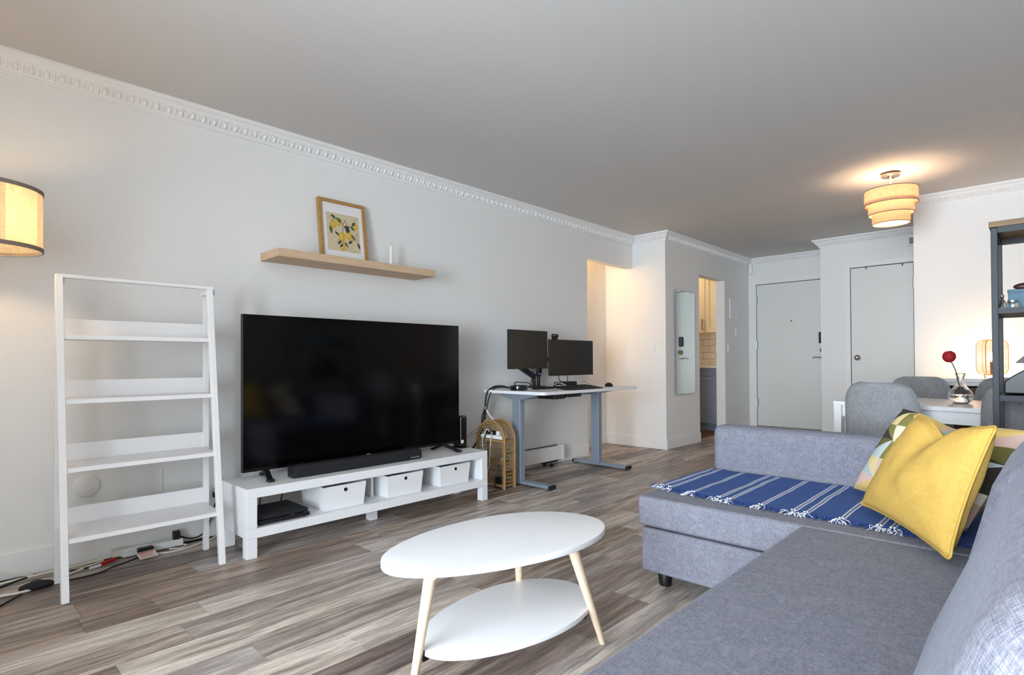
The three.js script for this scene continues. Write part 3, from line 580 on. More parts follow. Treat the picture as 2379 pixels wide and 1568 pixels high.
// ------------------------------------------------------------------ floating shelf, framed print, candle holder
{
  const t = thing('floating_shelf', 'thick pale oak floating shelf above the television', 'shelf', [2.02, 1.635, 0.0]);
  obj('board', bx(1.43, 2.60, 1.632, 1.68, 0.0, .255, .0015), M.oakShelf, t);
  obj('wall_bracket', bx(1.5, 2.53, 1.645, 1.667, -.002, .001), M.steel, t);
  const f = thing('picture_frame', 'wooden framed lemon branch print leaning on the shelf', 'picture', [1.955, 1.68, .1]);
  const fw = .348, fh = .425, b = .022, fd = .03, add = (name, g, m, o) => { g.rotateX(-.13).translate(1.957, 1.6805, .105); return obj(name, g, m, f, o); };
  add('frame', mergeGeometries([bx(-fw / 2, -fw / 2 + b, 0, fh, -fd, 0, .001), bx(fw / 2 - b, fw / 2, 0, fh, -fd, 0, .001), bx(-fw / 2 + b, fw / 2 - b, 0, b * .7, -fd, 0, .001), bx(-fw / 2 + b, fw / 2 - b, fh - b, fh, -fd, 0, .001)].map(g => prep(g))), M.frameWood);
  add('mat_board', bx(-fw / 2 + b, fw / 2 - b, b * .7, fh - b, -.02, -.012), std({ color: 0xf4f0f2, roughness: .9 }));
  const art = canvasTex(640, 680, (c, w, h) => {
    c.fillStyle = '#d9c9a6'; c.fillRect(0, 0, w, h); c.fillStyle = 'rgba(196,176,140,.35)'; for (let i = 0; i < 90; i++) c.fillRect(((i * 97) % w), ((i * 53) % h), 60, 14);
    const leaf = (x, y, a, L, wd, col) => { c.save(); c.translate(x, y); c.rotate(a); c.fillStyle = col; c.beginPath(); c.moveTo(0, 0); c.quadraticCurveTo(L * .45, -wd * 1.5, L, 0); c.quadraticCurveTo(L * .5, wd * 1.5, 0, 0); c.fill(); c.strokeStyle = 'rgba(40,40,20,.6)'; c.lineWidth = 3; c.beginPath(); c.moveTo(0, 0); c.lineTo(L, 0); c.stroke(); c.restore(); };
    const lemon = (x, y, r, a) => { c.save(); c.translate(x, y); c.rotate(a); c.fillStyle = '#d8ab34'; c.beginPath(); c.ellipse(0, 0, r, r * 1.3, 0, 0, 7); c.fill(); c.fillStyle = '#e3bf52'; c.beginPath(); c.ellipse(-r * .25, -r * .1, r * .55, r * .85, 0, 0, 7); c.fill(); c.fillStyle = '#c08f26'; c.beginPath(); c.ellipse(0, r * 1.3, r * .2, r * .22, 0, 0, 7); c.fill(); c.restore(); };
    const twig = (p, l = 9) => { c.strokeStyle = '#4a3d24'; c.lineWidth = l; c.lineJoin = 'round'; c.beginPath(); p.forEach((q, i) => i ? c.lineTo(...q) : c.moveTo(...q)); c.stroke(); };
    const o1 = '#565a33', o2 = '#4c4a38', o3 = '#6c7040', n1 = '#3e3e46';
    twig([[70, 240], [80, 200], [130, 120], [190, 90], [300, 160], [320, 190], [365, 100], [415, 215], [500, 190], [560, 160]]); twig([[320, 190], [310, 330], [340, 430], [300, 560]]); twig([[600, 300], [560, 410], [490, 460]], 7); twig([[560, 410], [590, 480]], 7);
    lemon(135, 215, 55, .25); lemon(225, 160, 52, -.5); lemon(285, 420, 68, .1); lemon(425, 370, 64, -.2); lemon(290, 595, 52, 0); lemon(565, 190, 48, .2);
    leaf(190, 90, -2.7, 110, 34, o2); leaf(190, 90, .3, 120, 36, o1); leaf(300, 160, -2.6, 110, 34, o3); leaf(70, 240, 1.4, 150, 38, o1); leaf(330, 230, -.1, 120, 40, o1); leaf(415, 215, 1.7, 120, 58, n1); leaf(500, 190, -.9, 110, 40, o1); leaf(470, 200, .7, 95, 34, o1); leaf(480, 340, 1.1, 130, 34, '#6b5a4a'); leaf(240, 400, -2.5, 110, 28, o2); leaf(270, 480, 2.3, 110, 30, o2); leaf(330, 500, .95, 120, 28, '#5d5b48'); leaf(490, 460, 2.5, 110, 34, o2); leaf(590, 480, 1.2, 130, 32, o2); leaf(300, 545, 2.4, 90, 28, o2);
  });
  add('print', new THREE.PlaneGeometry(.245, .262).translate(.002, .205, -.0112), std({ map: art, roughness: .8 }), { uv: true });
  add('glazing', new THREE.PlaneGeometry(fw - 2 * b, fh - 1.7 * b).translate(0, fh / 2 - .004, -.006), M.glass);
  const c = thing('candle_holder', 'small white candlestick with a ring handle on the shelf', 'candle holder', [2.30, 1.68, .12]);
  obj('saucer', lathe([[0, 0], [.033, 0], [.036, .004], [.034, .006], [.02, .006], [.014, .01], [.0145, .052], [.012, .054], [0, .054]], [2.305, 1.68, .12]), M.whitePlastic, c);
  obj('handle', new THREE.TorusGeometry(.022, .0032, 8, 30).translate(2.341, 1.70, .12), M.whitePlastic, c);
  obj('candle', [rod([2.305, 1.732, .12], [2.305, 1.838, .12], .0115, .009, 20), ball(.009, [2.305, 1.838, .12], 1, .6, 1)], std({ color: 0xf3efe6, roughness: .6 }), c);
  obj('wick', rod([2.305, 1.84, .12], [2.306, 1.853, .12], .0015), M.black, c);
}

// ------------------------------------------------------------------ desk and what is on and under it
const DY = .765;
{
  const t = thing('standing_desk', 'white-topped standing desk with grey-blue steel legs', 'desk', [3.95, 0, .4]);
  const sh = new THREE.Shape(), x0 = 3.265, x1 = 4.63, z0 = .045, z1 = .735, r = .045;
  sh.moveTo(x0 + r, -z0); sh.lineTo(x1 - r, -z0); sh.quadraticCurveTo(x1, -z0, x1, -z0 - r); sh.lineTo(x1, -z1 + r); sh.quadraticCurveTo(x1, -z1, x1 - r, -z1); sh.lineTo(x0 + r, -z1); sh.quadraticCurveTo(x0, -z1, x0, -z1 + r); sh.lineTo(x0, -z0 - r); sh.quadraticCurveTo(x0, -z0, x0 + r, -z0);
  obj('desk_top', new THREE.ExtrudeGeometry(sh, { depth: .018, bevelEnabled: true, bevelThickness: .0035, bevelSize: .003, bevelSegments: 2 }).rotateX(-Math.PI / 2).translate(0, DY - .0215, 0), M.laminate, t);
  for (const x of [3.36, 4.46]) {
    obj('column', [bx(x - .029, x + .029, .03, .705, .336, .424, .004), bx(x - .024, x + .024, .70, .742, .342, .418, .003)], M.deskMetal, t);
    obj('foot', bx(x - .036, x + .036, .012, .038, .13, .725, .004), M.deskMetal, t);
    for (const z of [.72, .11]) obj('foot_cap', bx(x - .037, x + .037, .008, .039, z, z + .025, .006), M.black, t);
    for (const z of [.70, .155]) obj('leveling_pad', disc(.014, .012, [x, .006, z]), M.black, t);
    const br = new THREE.Shape(); br.moveTo(-.2, 0); br.lineTo(.26, 0); br.lineTo(.26, -.008); br.lineTo(.06, -.05); br.lineTo(-.06, -.05); br.lineTo(-.12, -.035); br.lineTo(-.2, -.012);
    obj('top_bracket', new THREE.ExtrudeGeometry(br, { depth: .004, bevelEnabled: false }).rotateY(-Math.PI / 2).translate(x - .028, DY - .022, .38), M.deskMetal, t);
  }
  obj('crossbar', bx(3.38, 4.44, .69, .73, .36, .40, .003), M.deskMetal, t);
  obj('control_box', bx(3.46, 3.60, .698, .741, .50, .68, .006), M.black, t);
  obj('power_box', bx(3.63, 3.82, .706, .741, .52, .68, .006), M.black, t);
  obj('hand_switch', bx(3.60, 3.70, .735, .7435, .715, .733, .003), M.black, t);
}
{
  const mon = (name, label, cx, cy, z, w, h, rot, mat) => {
    const m = thing(name, label, 'monitor', [cx, cy - h / 2, z]); m.rotation.y = rot;
    obj('housing', [bx(-w / 2, w / 2, 0, h, -.02, 0, .004), bx(-w * .25, w * .25, h * .2, h * .75, -.045, -.015, .012)], M.black, m, { local: true });
    obj('screen', bx(-w / 2 + .005, w / 2 - .005, .012, h - .005, .0002, .0012), mat, m, { local: true });
    obj('chin', bx(-w / 2 + .001, w / 2 - .001, .001, .0115, .0002, .0016), M.black, m, { local: true });
    obj('mount_plate', bx(-.05, .05, h / 2 - .05, h / 2 + .05, -.055, -.044, .002), M.black, m, { local: true });
  };
  mon('monitor', 'black monitor with a squarish screen on the left of the desk', 3.583, 1.105, .30, .517, .332, .03, M.monitorScreen);
  mon('monitor', 'wide black monitor with webcam on the right of the desk', 4.192, 1.036, .30, .648, .33, -.02, M.monitorScreen);
  const a = thing('dual_monitor_mount', 'black dual gas-spring monitor arm clamped to the desk', 'monitor arm', [3.86, DY, .12]);
  obj('clamp_base', [bx(3.80, 3.94, DY + .0005, DY + .012, .07, .19, .004), bx(3.82, 3.92, DY - .06, DY - .03, .05, .12, .004), bx(3.83, 3.91, DY - .06, DY + .01, .028, .044, .003)], M.black, a);
  obj('post', [rod([3.84, DY + .01, .13], [3.84, DY + .11, .13], .017), rod([3.90, DY + .01, .13], [3.90, DY + .11, .13], .017)], M.black, a);
  obj('arm', [bar([3.84, DY + .10, .13], [3.60, DY + .20, .16], .04, .045, [0, 0, 1], .008), bar([3.60, DY + .20, .16], [3.585, 1.105, .235], .035, .035, [1, 0, 0], .006)], M.black, a);
  obj('arm', [bar([3.90, DY + .10, .13], [3.905, DY + .25, .15], .045, .04, [1, 0, 0], .008), bar([3.905, DY + .25, .15], [4.19, 1.036, .235], .035, .035, [0, 0, 1], .006)], M.black, a);
  obj('badge', bx(3.882, 3.922, DY + .115, DY + .14, .1525, .154), std({ color: 0x7fa2d8, roughness: .5 }), a);
  const w = thing('webcam', 'small black webcam clipped on top of the right monitor', 'webcam', [3.95, 1.2, .3]);
  obj('body', [bx(3.905, 3.99, 1.218, 1.252, .275, .305, .014, 3), bx(3.92, 3.975, 1.2015, 1.222, .272, .306, .004)], M.black, w);
  obj('lens', rod([3.945, 1.236, .30], [3.945, 1.236, .312], .013, .012, 20), M.blackGloss, w);
  obj('side_strip', bx(3.925, 3.932, 1.226, 1.246, .3052, .3065), M.greyPlastic, w);
  const k = thing('keyboard', 'black keyboard with raised back edge on the desk', 'keyboard', [3.9, DY, .6]);
  const kb = (g) => g.rotateX(.1).rotateY(.02).translate(3.86, DY + .014, .60);
  obj('case', kb(bx(-.235, .235, -.006, .006, -.085, .085, .004)), M.black, k);
  const keys = []; for (let r = 0; r < 5; r++) for (let i = 0; i < 20; i++) keys.push(kb(bx(-.225 + i * .0226, -.225 + i * .0226 + .019, .0062, .010, -.07 + r * .026, -.07 + r * .026 + .021)));
  tag(obj('keys', keys, M.blackMatte, k), null, null, null, 'stuff');
  obj('wrist_rest', bx(3.64, 4.08, DY + .001, DY + .01, .685, .722, .004), M.blackMatte, k);
  const d = thing('docking_station', 'black slatted dock box standing behind the keyboard', 'dock', [3.95, DY, .36]);
  obj('housing', bx(3.86, 4.11, DY + .001, DY + .055, .34, .42, .012), M.blackMatte, d);
  obj('top_strip', bx(3.885, 4.085, DY + .0552, DY + .057, .36, .385), M.greyPlastic, d);
  const p = thing('smart_speaker', 'round black puck speaker at the near end of the desk', 'speaker', [3.375, DY, .37]);
  obj('body', lathe([[0, .0005], [.068, .0005], [.073, .004], [.073, .036], [.07, .04], [0, .04]], [3.375, DY, .37], 48), M.blackGloss, p);
  obj('top_grille', disc(.06, .001, [3.375, DY + .0406, .37]), M.blackMatte, p);
  const m = thing('computer_mouse', 'black computer mouse near the far end of the desk', 'mouse', [4.40, DY, .565]);
  obj('body', ball(1, [4.40, DY + .002, .565], .048, .036, .032, 24), M.blackMatte, m);
  obj('scroll_wheel', rod([4.385, DY + .036, .56], [4.385, DY + .036, .57], .005), M.greyPlastic, m);
  const b = thing('charger_brick', 'white charger brick with a coiled white cable on desk', 'charger', [3.90, DY, .33]);
  obj('body', bx(3.80, 3.86, DY + .001, DY + .03, .43, .47, .005), M.whitePlastic, b);
  obj('cord', tube([[3.80, DY + .015, .45], [3.77, DY + .03, .44], [3.79, DY + .045, .42], [3.84, DY + .048, .43], [3.88, DY + .03, .46], [3.9, DY + .01, .5]], .003), M.cordWhite, b);
  tag(obj('hub', bx(3.55, 3.78, DY + .001, DY + .018, .36, .42, .004), M.black), 'flat black usb hub behind the round speaker', 'usb hub');
  tag(obj('paper_slip', bx(3.60, 3.66, DY + .0005, DY + .002, .60, .64), M.whitePlastic), 'small white slip lying on the desk near its front edge', 'paper');
  const cb = thing('cable_bundle', 'bundle of black cables hanging off the near end of the desk', 'cable', [3.2, .3, .2]);
  const cab = (pts, r, mat = M.black) => obj('cable', tube(pts, r, 48, 7), mat, cb);
  cab([[3.42, DY + .012, .25], [3.36, DY + .03, .18], [3.30, DY + .02, .14], [3.25, DY - .03, .12], [3.235, .60, .11], [3.21, .48, .11], [3.15, .36, .12], [3.05, .27, .13], [2.99, .2, .13], [2.97, .14, .12]], .008);
  cab([[3.42, DY + .012, .22], [3.35, DY + .022, .2], [3.29, DY + .012, .17], [3.252, DY - .05, .15], [3.235, .6, .13], [3.225, .52, .125]], .006);
  cab([[3.235, .62, .115], [3.205, .55, .11], [3.20, .48, .11], [3.215, .43, .11]], .005);
  cab([[3.42, DY + .02, .31], [3.43, DY + .055, .27], [3.48, DY + .062, .26], [3.58, DY + .055, .24], [3.66, DY + .05, .22], [3.69, DY + .015, .25]], .004);
  cab([[3.66, 1.0, .27], [3.68, .9, .25], [3.69, .82, .24], [3.68, DY + .005, .26]], .0035);
  cab([[3.74, 1.0, .27], [3.70, .88, .24], [3.685, .82, .23], [3.66, DY + .005, .24]], .0035);
  obj('cable_tie', rod([3.235, .605, .12], [3.24, .625, .12], .013), M.greyPlastic, cb);
  tag(obj('extension_cable', [tube([[3.235, .60, .13], [3.25, .55, .16], [3.262, .50, .22], [3.24, .455, .28], [3.215, .42, .31], [3.2, .40, .31]], .0075, 48, 8)], M.cordWhite), 'thick white cord dropping from the desk into the rattan shelf', 'cord');
  tag(obj('charging_cable', tube([[3.22, .43, .10], [3.18, .41, .06], [3.10, .38, .05], [3.06, .37, .04], [3.10, .40, .05], [3.2, .45, .08]], .003), std({ color: 0xa39d96, roughness: .6 })), 'thin grey cable loop behind the rattan shelf', 'cable');
  for (const [pts, l] of [[[[4.02, .90, .28], [3.99, .84, .30], [3.975, DY + .055, .34]], 'short black monitor cable left below the right monitor'], [[[4.15, .90, .28], [4.155, .83, .27], [4.15, DY + .01, .28]], 'short black monitor cable right below the right monitor']]) tag(obj('monitor_cable', tube(pts, .0035), M.black), l, 'cable');
  tag(obj('keyboard_cable', tube([[4.08, DY + .03, .50], [4.14, DY + .045, .45], [4.2, DY + .05, .42], [4.26, DY + .035, .42], [4.3, DY + .005, .45]], .0022), M.greyPlastic), 'thin grey cable arching above the keyboard', 'cable');
}
// low white heater on castors
{
  const t = thing('baseboard_heater', 'low white electric heater on black feet under the desk', 'heater', [3.9, 0, .1]);
  obj('body', bx(3.48, 4.30, .055, .185, .03, .115, .012, 3), M.whitePaint, t);
  obj('top_grille', bx(3.50, 4.26, .186, .19, .04, .06), M.gap, t);
  obj('end_panel', bx(4.255, 4.305, .05, .19, .028, .118, .012, 3), M.whitePlastic, t);
  for (const x of [3.62, 4.12]) { const f = obj('foot', bx(x - .10, x + .10, .035, .056, .045, .10, .006), M.black, t); for (const z of [.115, .03]) obj('wheel', rod([x - .03, .0185, z], [x - .012, .0185, z], .018), M.rubber, f); }
}
// rattan arch shelf beside the desk
{
  const t = thing('rattan_arch_shelf', 'small arched rattan shelf holding a power strip beside the desk', 'shelf', [3.17, 0, .3]);
  const x0 = 3.118, x1 = 3.234, zc = .30, hw = .155, sp = .375;
  const archPts = (x, w = hw, n = 14) => { const p = [[x, .004, zc + w], [x, sp * .5, zc + w]]; for (let i = 0; i <= n; i++) { const a = Math.PI * i / n; p.push([x, sp + w * Math.sin(a), zc + w * Math.cos(a)]); } p.push([x, sp * .5, zc - w], [x, .004, zc - w]); return p; };
  for (const x of [x0, x1]) obj('arch_frame', tube(archPts(x), .0085, 120, 8), M.rattan, t);
  for (const x of [x0, x1]) obj('inner_frame', tube(archPts(x, hw - .018), .005, 120, 6), M.rattan, t);
  const rung = (y, z) => obj('rung', rod([x0, y, z], [x1, y, z], .0042, .0042, 7), M.rattan, t);
  for (let y = .03; y < sp; y += .03) for (const s of [-1, 1]) rung(y, zc + s * hw);
  for (let i = 0; i <= 17; i++) { const a = Math.PI * i / 17; rung(sp + hw * Math.sin(a), zc + hw * Math.cos(a)); }
  for (const y of [.025, .20, .375]) {
    obj('shelf_frame', [rod([x0, y, zc - hw], [x0, y, zc + hw], .008), rod([x1, y, zc - hw], [x1, y, zc + hw], .007)], M.rattan, t);
    for (let x = x0 + .016; x < x1 - .008; x += .017) obj('shelf_cane', rod([x, y + .004, zc - hw], [x, y + .004, zc + hw], .005, .005, 7), M.rattan, t);
  }
  for (let z = zc - hw + .024; z < zc + hw; z += .024) { const d = Math.abs(z - zc) / hw, top = sp + hw * Math.sqrt(Math.max(0, 1 - d * d)); obj('back_cane', rod([x1, .02, z], [x1, top - .005, z], .0045, .0045, 7), M.rattan, t); }
  for (const y of [.29, .11]) obj('back_hoop', rod([x1 - .003, y, zc - hw], [x1 - .003, y, zc + hw], .004), M.rattan, t);
  const ps = thing('power_strip', 'white power strip on the top tier of the rattan shelf', 'power strip', [3.15, .385, .3]);
  obj('body', bx(3.125, 3.17, .386, .416, .175, .435, .006), M.whitePlastic, ps);
  for (const z of [.24, .30, .36]) obj('plug', bx(3.132, 3.16, .4165, .45, z - .014, z + .014, .004), z > .3 ? M.whitePlastic : M.black, ps);
  obj('cord', tube([[3.145, .40, .175], [3.125, .40, .12], [3.115, .37, .10], [3.11, .30, .11], [3.10, .2, .12], [3.095, .02, .13]], .0045), M.cordWhite, ps);
  for (const [pts, mat, l] of [[[[3.135, .44, .30], [3.105, .40, .32], [3.098, .30, .31], [3.1, .18, .30], [3.098, .08, .27], [3.095, .01, .26]], M.cordWhite, 'thin white cable hanging down the front of the rattan shelf'], [[[3.135, .44, .25], [3.10, .38, .24], [3.09, .28, .23], [3.095, .15, .22], [3.1, .06, .23]], M.black, 'black cable hanging at the left of the rattan shelf'], [[[3.135, .44, .27], [3.12, .46, .26], [3.10, .43, .25], [3.09, .36, .235], [3.095, .2, .25], [3.1, .02, .28]], M.cordWhite, 'white looped cable inside the rattan shelf front']]) tag(obj('charging_cable', tube(pts, .0038, 48, 7), mat), l, 'cable');
  const bag = thing('power_adapter', 'black power adapter on the bottom tier of the rattan shelf', 'adapter', [3.15, .03, .38]);
  obj('body', bx(3.13, 3.18, .036, .085, .33, .41, .01), M.black, bag); obj('lead', tube([[3.13, .06, .36], [3.1, .03, .36], [3.095, .015, .38], [3.105, .012, .41]], .004), M.black, bag);
  const jar = thing('glass_jar', 'small grey jar on the middle tier of the rattan shelf', 'jar', [3.15, .21, .39]);
  obj('body', lathe([[0, 0], [.022, 0], [.025, .006], [.025, .03], [.018, .036], [0, .036]], [3.155, .2095, .40]), M.greyPlastic, jar); obj('lid', disc(.019, .006, [3.155, .2485, .40]), M.steel, jar);
}
// ------------------------------------------------------------------ wall mirror
{
  const t = thing('wall_mirror', 'tall frameless mirror hung beside the kitchen opening', 'mirror', [6.21, .61, .43]); t.position.z += .008; t.rotation.y = .03;
  obj('backing', bx(5.962, 6.455, .612, 1.822, .421, .433, .001), M.greyPlastic, t);
  obj('glass', bx(5.965, 6.452, .615, 1.819, .4332, .4362), M.mirror, t);
  for (const x of [6.05, 6.35]) obj('clip', [bx(x - .012, x + .012, .606, .62, .421, .44, .002), bx(x - .012, x + .012, 1.815, 1.828, .421, .44, .002)], M.steel, t);
}
// ------------------------------------------------------------------ lamps
function bulbLight(parent, pos, r, power, col = WARM, rad = 2) {
  obj('bulb', ball(r, pos), M.bulb, parent);
  const p = new THREE.PointLight(new THREE.Color().setRGB(...col), power); p.position.set(...pos); p.shadow.radius = rad; p.castShadow = true; scene.add(p);
}
{
  const c = [.155, 0, .42], t = thing('floor_lamp', 'arc floor lamp with a glowing cream linen drum shade', 'lamp', [-.25, 0, .35]);
  obj('shade', lathe([[.19, 1.48], [.19, 1.708]], [c[0], 0, c[2]], 64), M.linen, t);
  for (const y of [1.706, 1.468]) obj('shade_band', lathe([[.1875, y], [.1925, y], [.1925, y + .016], [.1875, y + .016], [.1875, y]], [c[0], 0, c[2]], 64), M.shadeTrim, t);
  obj('shade_ring', [tube(Array.from({ length: 16 }, (_, i) => [c[0] + .187 * Math.cos(i * Math.PI / 8), 1.47, c[2] + .187 * Math.sin(i * Math.PI / 8)]), .0025, 64, 6, true)], M.steel, t);
  obj('arm', tube([[-.25, 1.5, .35], [-.24, 1.72, .36], [-.16, 1.84, .38], [.0, 1.86, .40], [.12, 1.82, .415], [.155, 1.74, .42], [.155, 1.68, .42]], .009, 60, 10), M.nickel, t);
  obj('pole', rod([-.25, .02, .35], [-.25, 1.5, .35], .011), M.nickel, t);
  obj('base', lathe([[0, 0], [.15, 0], [.15, .018], [.02, .026], [0, .026]], [-.25, 0, .35]), M.nickel, t);
  obj('socket', rod([.155, 1.62, .42], [.155, 1.68, .42], .018), M.black, t);
  bulbLight(t, [.155, 1.59, .42], .035, 0.33, [1, .68, .34]);
}
{
  const c = [5.2, 0, 2.655], t = thing('pendant_lamp', 'three-tier beige drum pendant lamp hanging over the dining area', 'lamp', [5.2, CH, 2.655]);
  const tier = (r, y0, y1) => { const s = obj('shade_tier', lathe([[r, y0], [r, y1]], c, 64), M.linenPink, t); obj('rim', [tube(Array.from({ length: 20 }, (_, i) => [c[0] + r * Math.cos(i * Math.PI / 10), y0, c[2] + r * Math.sin(i * Math.PI / 10)]), .003, 80, 6, true), tube(Array.from({ length: 20 }, (_, i) => [c[0] + r * Math.cos(i * Math.PI / 10), y1, c[2] + r * Math.sin(i * Math.PI / 10)]), .003, 80, 6, true)], M.shadeTrim, s); };
  tier(.178, 2.212, 2.325); tier(.152, 2.135, 2.235); tier(.126, 2.062, 2.16);
  obj('diffuser', new THREE.CircleGeometry(.124, 48).rotateX(Math.PI / 2).translate(c[0], 2.066, c[2]), M.diffuser, t);
  obj('canopy', lathe([[0, CH - .03], [.06, CH - .03], [.064, CH - .026], [.064, CH], [0, CH]], c), M.nickel, t);
  obj('stem', rod([c[0], 2.24, c[2]], [c[0], CH - .03, c[2]], .006), M.whitePlastic, t);
  obj('thumb_screw', [ball(.006, [c[0] - .03, CH - .036, c[2] - .01]), ball(.006, [c[0] + .03, CH - .036, c[2] + .01])], M.brass, t);
  obj('spider', [rod([c[0] - .176, 2.30, c[2]], [c[0] + .176, 2.30, c[2]], .0025), rod([c[0], 2.30, c[2] - .176], [c[0], 2.30, c[2] + .176], .0025)], M.steel, t);
  bulbLight(t, [c[0], 2.262, c[2]], .03, 0.62, [1, .74, .48]);
}
// ------------------------------------------------------------------ dining corner
{
  const T = thing('dining_table', 'white rectangular dining table behind the sofa', 'table', [4.0, 0, 2.53]); T.rotation.y = -.24;
  const w = .74, l = 1.22, y = .74;
  obj('table_top', bx(0, w, y - .024, y, 0, l, .003), phys({ color: 0xf1efee, roughness: .22 }), T, { local: true });
  obj('apron', [bx(.03, .05, y - .095, y - .024, .045, l - .045), bx(w - .05, w - .03, y - .095, y - .024, .045, l - .045), bx(.05, w - .05, y - .095, y - .024, .03, .05), bx(.05, w - .05, y - .095, y - .024, l - .05, l - .03)], M.whitePaint, T, { local: true });
  for (const [a, b] of [[.002, .002], [w - .047, .002], [.002, l - .047], [w - .047, l - .047]]) obj('leg', bx(a, a + .045, 0.0005, y - .024, b, b + .045, .003), M.whitePaint, T, { local: true });
  // upholstered shell chair, facing +x from its origin on the floor
  const proto = (mat) => {
    const g = new THREE.Group(), N = 24, K = 64, pos = [], uv = [], idx = [], th = .03;
    const at = (s, v, side) => { // v 0 at seat front, 1 at the top of the back
      let x, yy, hw, nx, ny;
      if (v < .45) { const q = v / .45; x = .23 - .40 * q; yy = .455 - .02 * Math.sin(q * Math.PI); hw = .215 * (q < .12 ? Math.sqrt(1 - Math.pow(1 - q / .12, 2)) * .35 + .65 : 1); nx = 0; ny = 1; }
      else { const q = (v - .45) / .55, bend = Math.min(1, q / .22); x = -.17 - .07 * Math.sin(bend * Math.PI / 2) - .07 * q; yy = .455 + (q < .22 ? .06 * (1 - Math.cos(bend * Math.PI / 2)) : .06 + (q - .22) / .78 * .36); hw = .215 - .03 * q; const tq = Math.max(0, (q - .66) / .34); hw *= .55 + .45 * Math.pow(Math.max(0, 1 - Math.pow(tq, 2.6)), .5); nx = Math.sin(bend * Math.PI / 2); ny = Math.cos(bend * Math.PI / 2); const u = s * 2 - 1; x += .05 * u * u * bend; }
      return V(x + nx * th * side, yy + ny * th * side * .8, (s * 2 - 1) * hw);
    };
    for (const side of [1, 0]) { const o = pos.length / 3; for (let j = 0; j <= K; j++) for (let i = 0; i <= N; i++) { const p = at(i / N, j / K, (i === 0 || i === N || j === 0 || j === K) ? .5 : side); pos.push(p.x, p.y, p.z); uv.push(i / N * .45, j / K * .8); } for (let j = 0; j < K; j++) for (let i = 0; i < N; i++) { const a = o + j * (N + 1) + i, b = a + 1, c = a + N + 2, d = a + N + 1; side ? idx.push(a, b, c, a, c, d) : idx.push(a, c, b, a, d, c); } }
    const geo = new THREE.BufferGeometry(); geo.setAttribute('position', new THREE.Float32BufferAttribute(pos, 3)); geo.setAttribute('uv', new THREE.Float32BufferAttribute(uv, 2)); geo.setIndex(idx); geo.computeVertexNormals();
    obj('shell', geo, mat, g, { uv: true, local: true });
    for (const [a, b] of [[.17, .17], [.17, -.17], [-.15, .16], [-.15, -.16]]) obj('leg', rod([a * 1.18, .0, b * 1.18], [a * .8, .435, b * .85], .011, .015, 12), M.black, g, { local: true });
    obj('under_frame', [bar([.13, .43, -.14], [.13, .43, .14], .02, .015), bar([-.12, .43, -.13], [-.12, .43, .13], .02, .015)], M.black, g, { local: true });
    return g;
  };
  const P0 = proto(M.chair);
  [[3.94, 2.892, -.24, 'grey upholstered dining chair next to the sofa arm, back to camera'], [3.95, 3.51, -.24, 'grey upholstered dining chair seen behind the metal shelf post'], [4.80, 2.82, Math.PI - .1, 'grey upholstered dining chair facing camera beside the closet door'], [4.77, 3.30, Math.PI - .2, 'grey upholstered dining chair facing camera right of the rose vase']].forEach(([x, z, r, label]) => {
    const c = P0.clone(); c.name = numbered('dining_chair'); c.position.set(x, 0, z); c.rotation.y = r; scene.add(c); tag(c, label, 'chair', 'grey dining chairs around the table');
  });
  // glass vase with water and a single rose
  const vx = 4.22, vz = 3.15, v = thing('glass_vase', 'round clear glass vase half filled with water', 'vase', [vx, y, vz]);
  const solid = phys({ color: 0xffffff, roughness: 0, transmission: 1, thickness: .02, ior: 1.5 });
  const outer = new THREE.SplineCurve([[.034, .001], [.052, .014], [.0625, .04], [.056, .066], [.038, .09], [.024, .112], [.0185, .135], [.0185, .155], [.0255, .178]].map(q => new THREE.Vector2(...q))).getPoints(40).map(q => [q.x, q.y]);
  const inner = outer.map(([a, b]) => [a - .0028, Math.max(b, .007)]).reverse();
  obj('glass', lathe([[0, .001], ...outer, ...inner, [0, .007]], [vx, y, vz], 56), solid, v);
  obj('water', lathe([[0, .0072], [.035, .0072], [.0485, .016], [.057, .03], [.0592, .042], [.057, .052], [0, .052]], [vx, y, vz], 48), phys({ color: 0xffffff, roughness: 0, transmission: 1, thickness: .05, ior: 1.33 }), v);
  const rs = thing('rose', 'single dark red rose with bent stem in the vase', 'flower', [vx, y + .05, vz]);
  obj('stem', tube([[vx + .01, y + .02, vz + .03], [vx, y + .08, vz + .004], [vx - .006, y + .14, vz - .012], [vx - .01, y + .19, vz - .02], [vx - .012, y + .235, vz - .036], [vx - .015, y + .262, vz - .05]], .0028, 40, 8), std({ color: 0x4f5a34, roughness: .7 }), rs);
  const hx = vx - .016, hy = y + .282, hz = vz - .05, redM = std({ color: 0x9a0f14, roughness: .7, side: THREE.DoubleSide });
  obj('calyx', ball(.011, [hx, hy - .026, hz], 1, 1.2, 1), std({ color: 0x55632f, roughness: .8 }), rs);
  for (let i = 0; i < 9; i++) { const lvl = i < 4 ? 0 : i < 7 ? 1 : 2, R = [.033, .026, .016][lvl]; const g = new THREE.SphereGeometry(R, 16, 14, 0, Math.PI * 1.1, [.8, .6, .15][lvl], [2.1, 2.3, 2.7][lvl]).scale(1, 1.08 + lvl * .1, 1).rotateZ((i % 2 ? .22 : -.14)).rotateY(i * 2.2).translate(hx, hy - .004 + lvl * .006, hz); obj('petal', g, redM, rs); }
  // console table with dark boxes under it
  const cs = thing('console_table', 'narrow white console table along the far wall', 'console', [5.98, 0, 3.4]);
  obj('table_top', bx(5.82, 6.15, .815, .845, 2.70, 4.3, .003), M.whitePaint, cs);
  obj('apron', bx(5.835, 5.85, .785, .815, 2.72, 4.28, .002), M.whitePaint, cs);
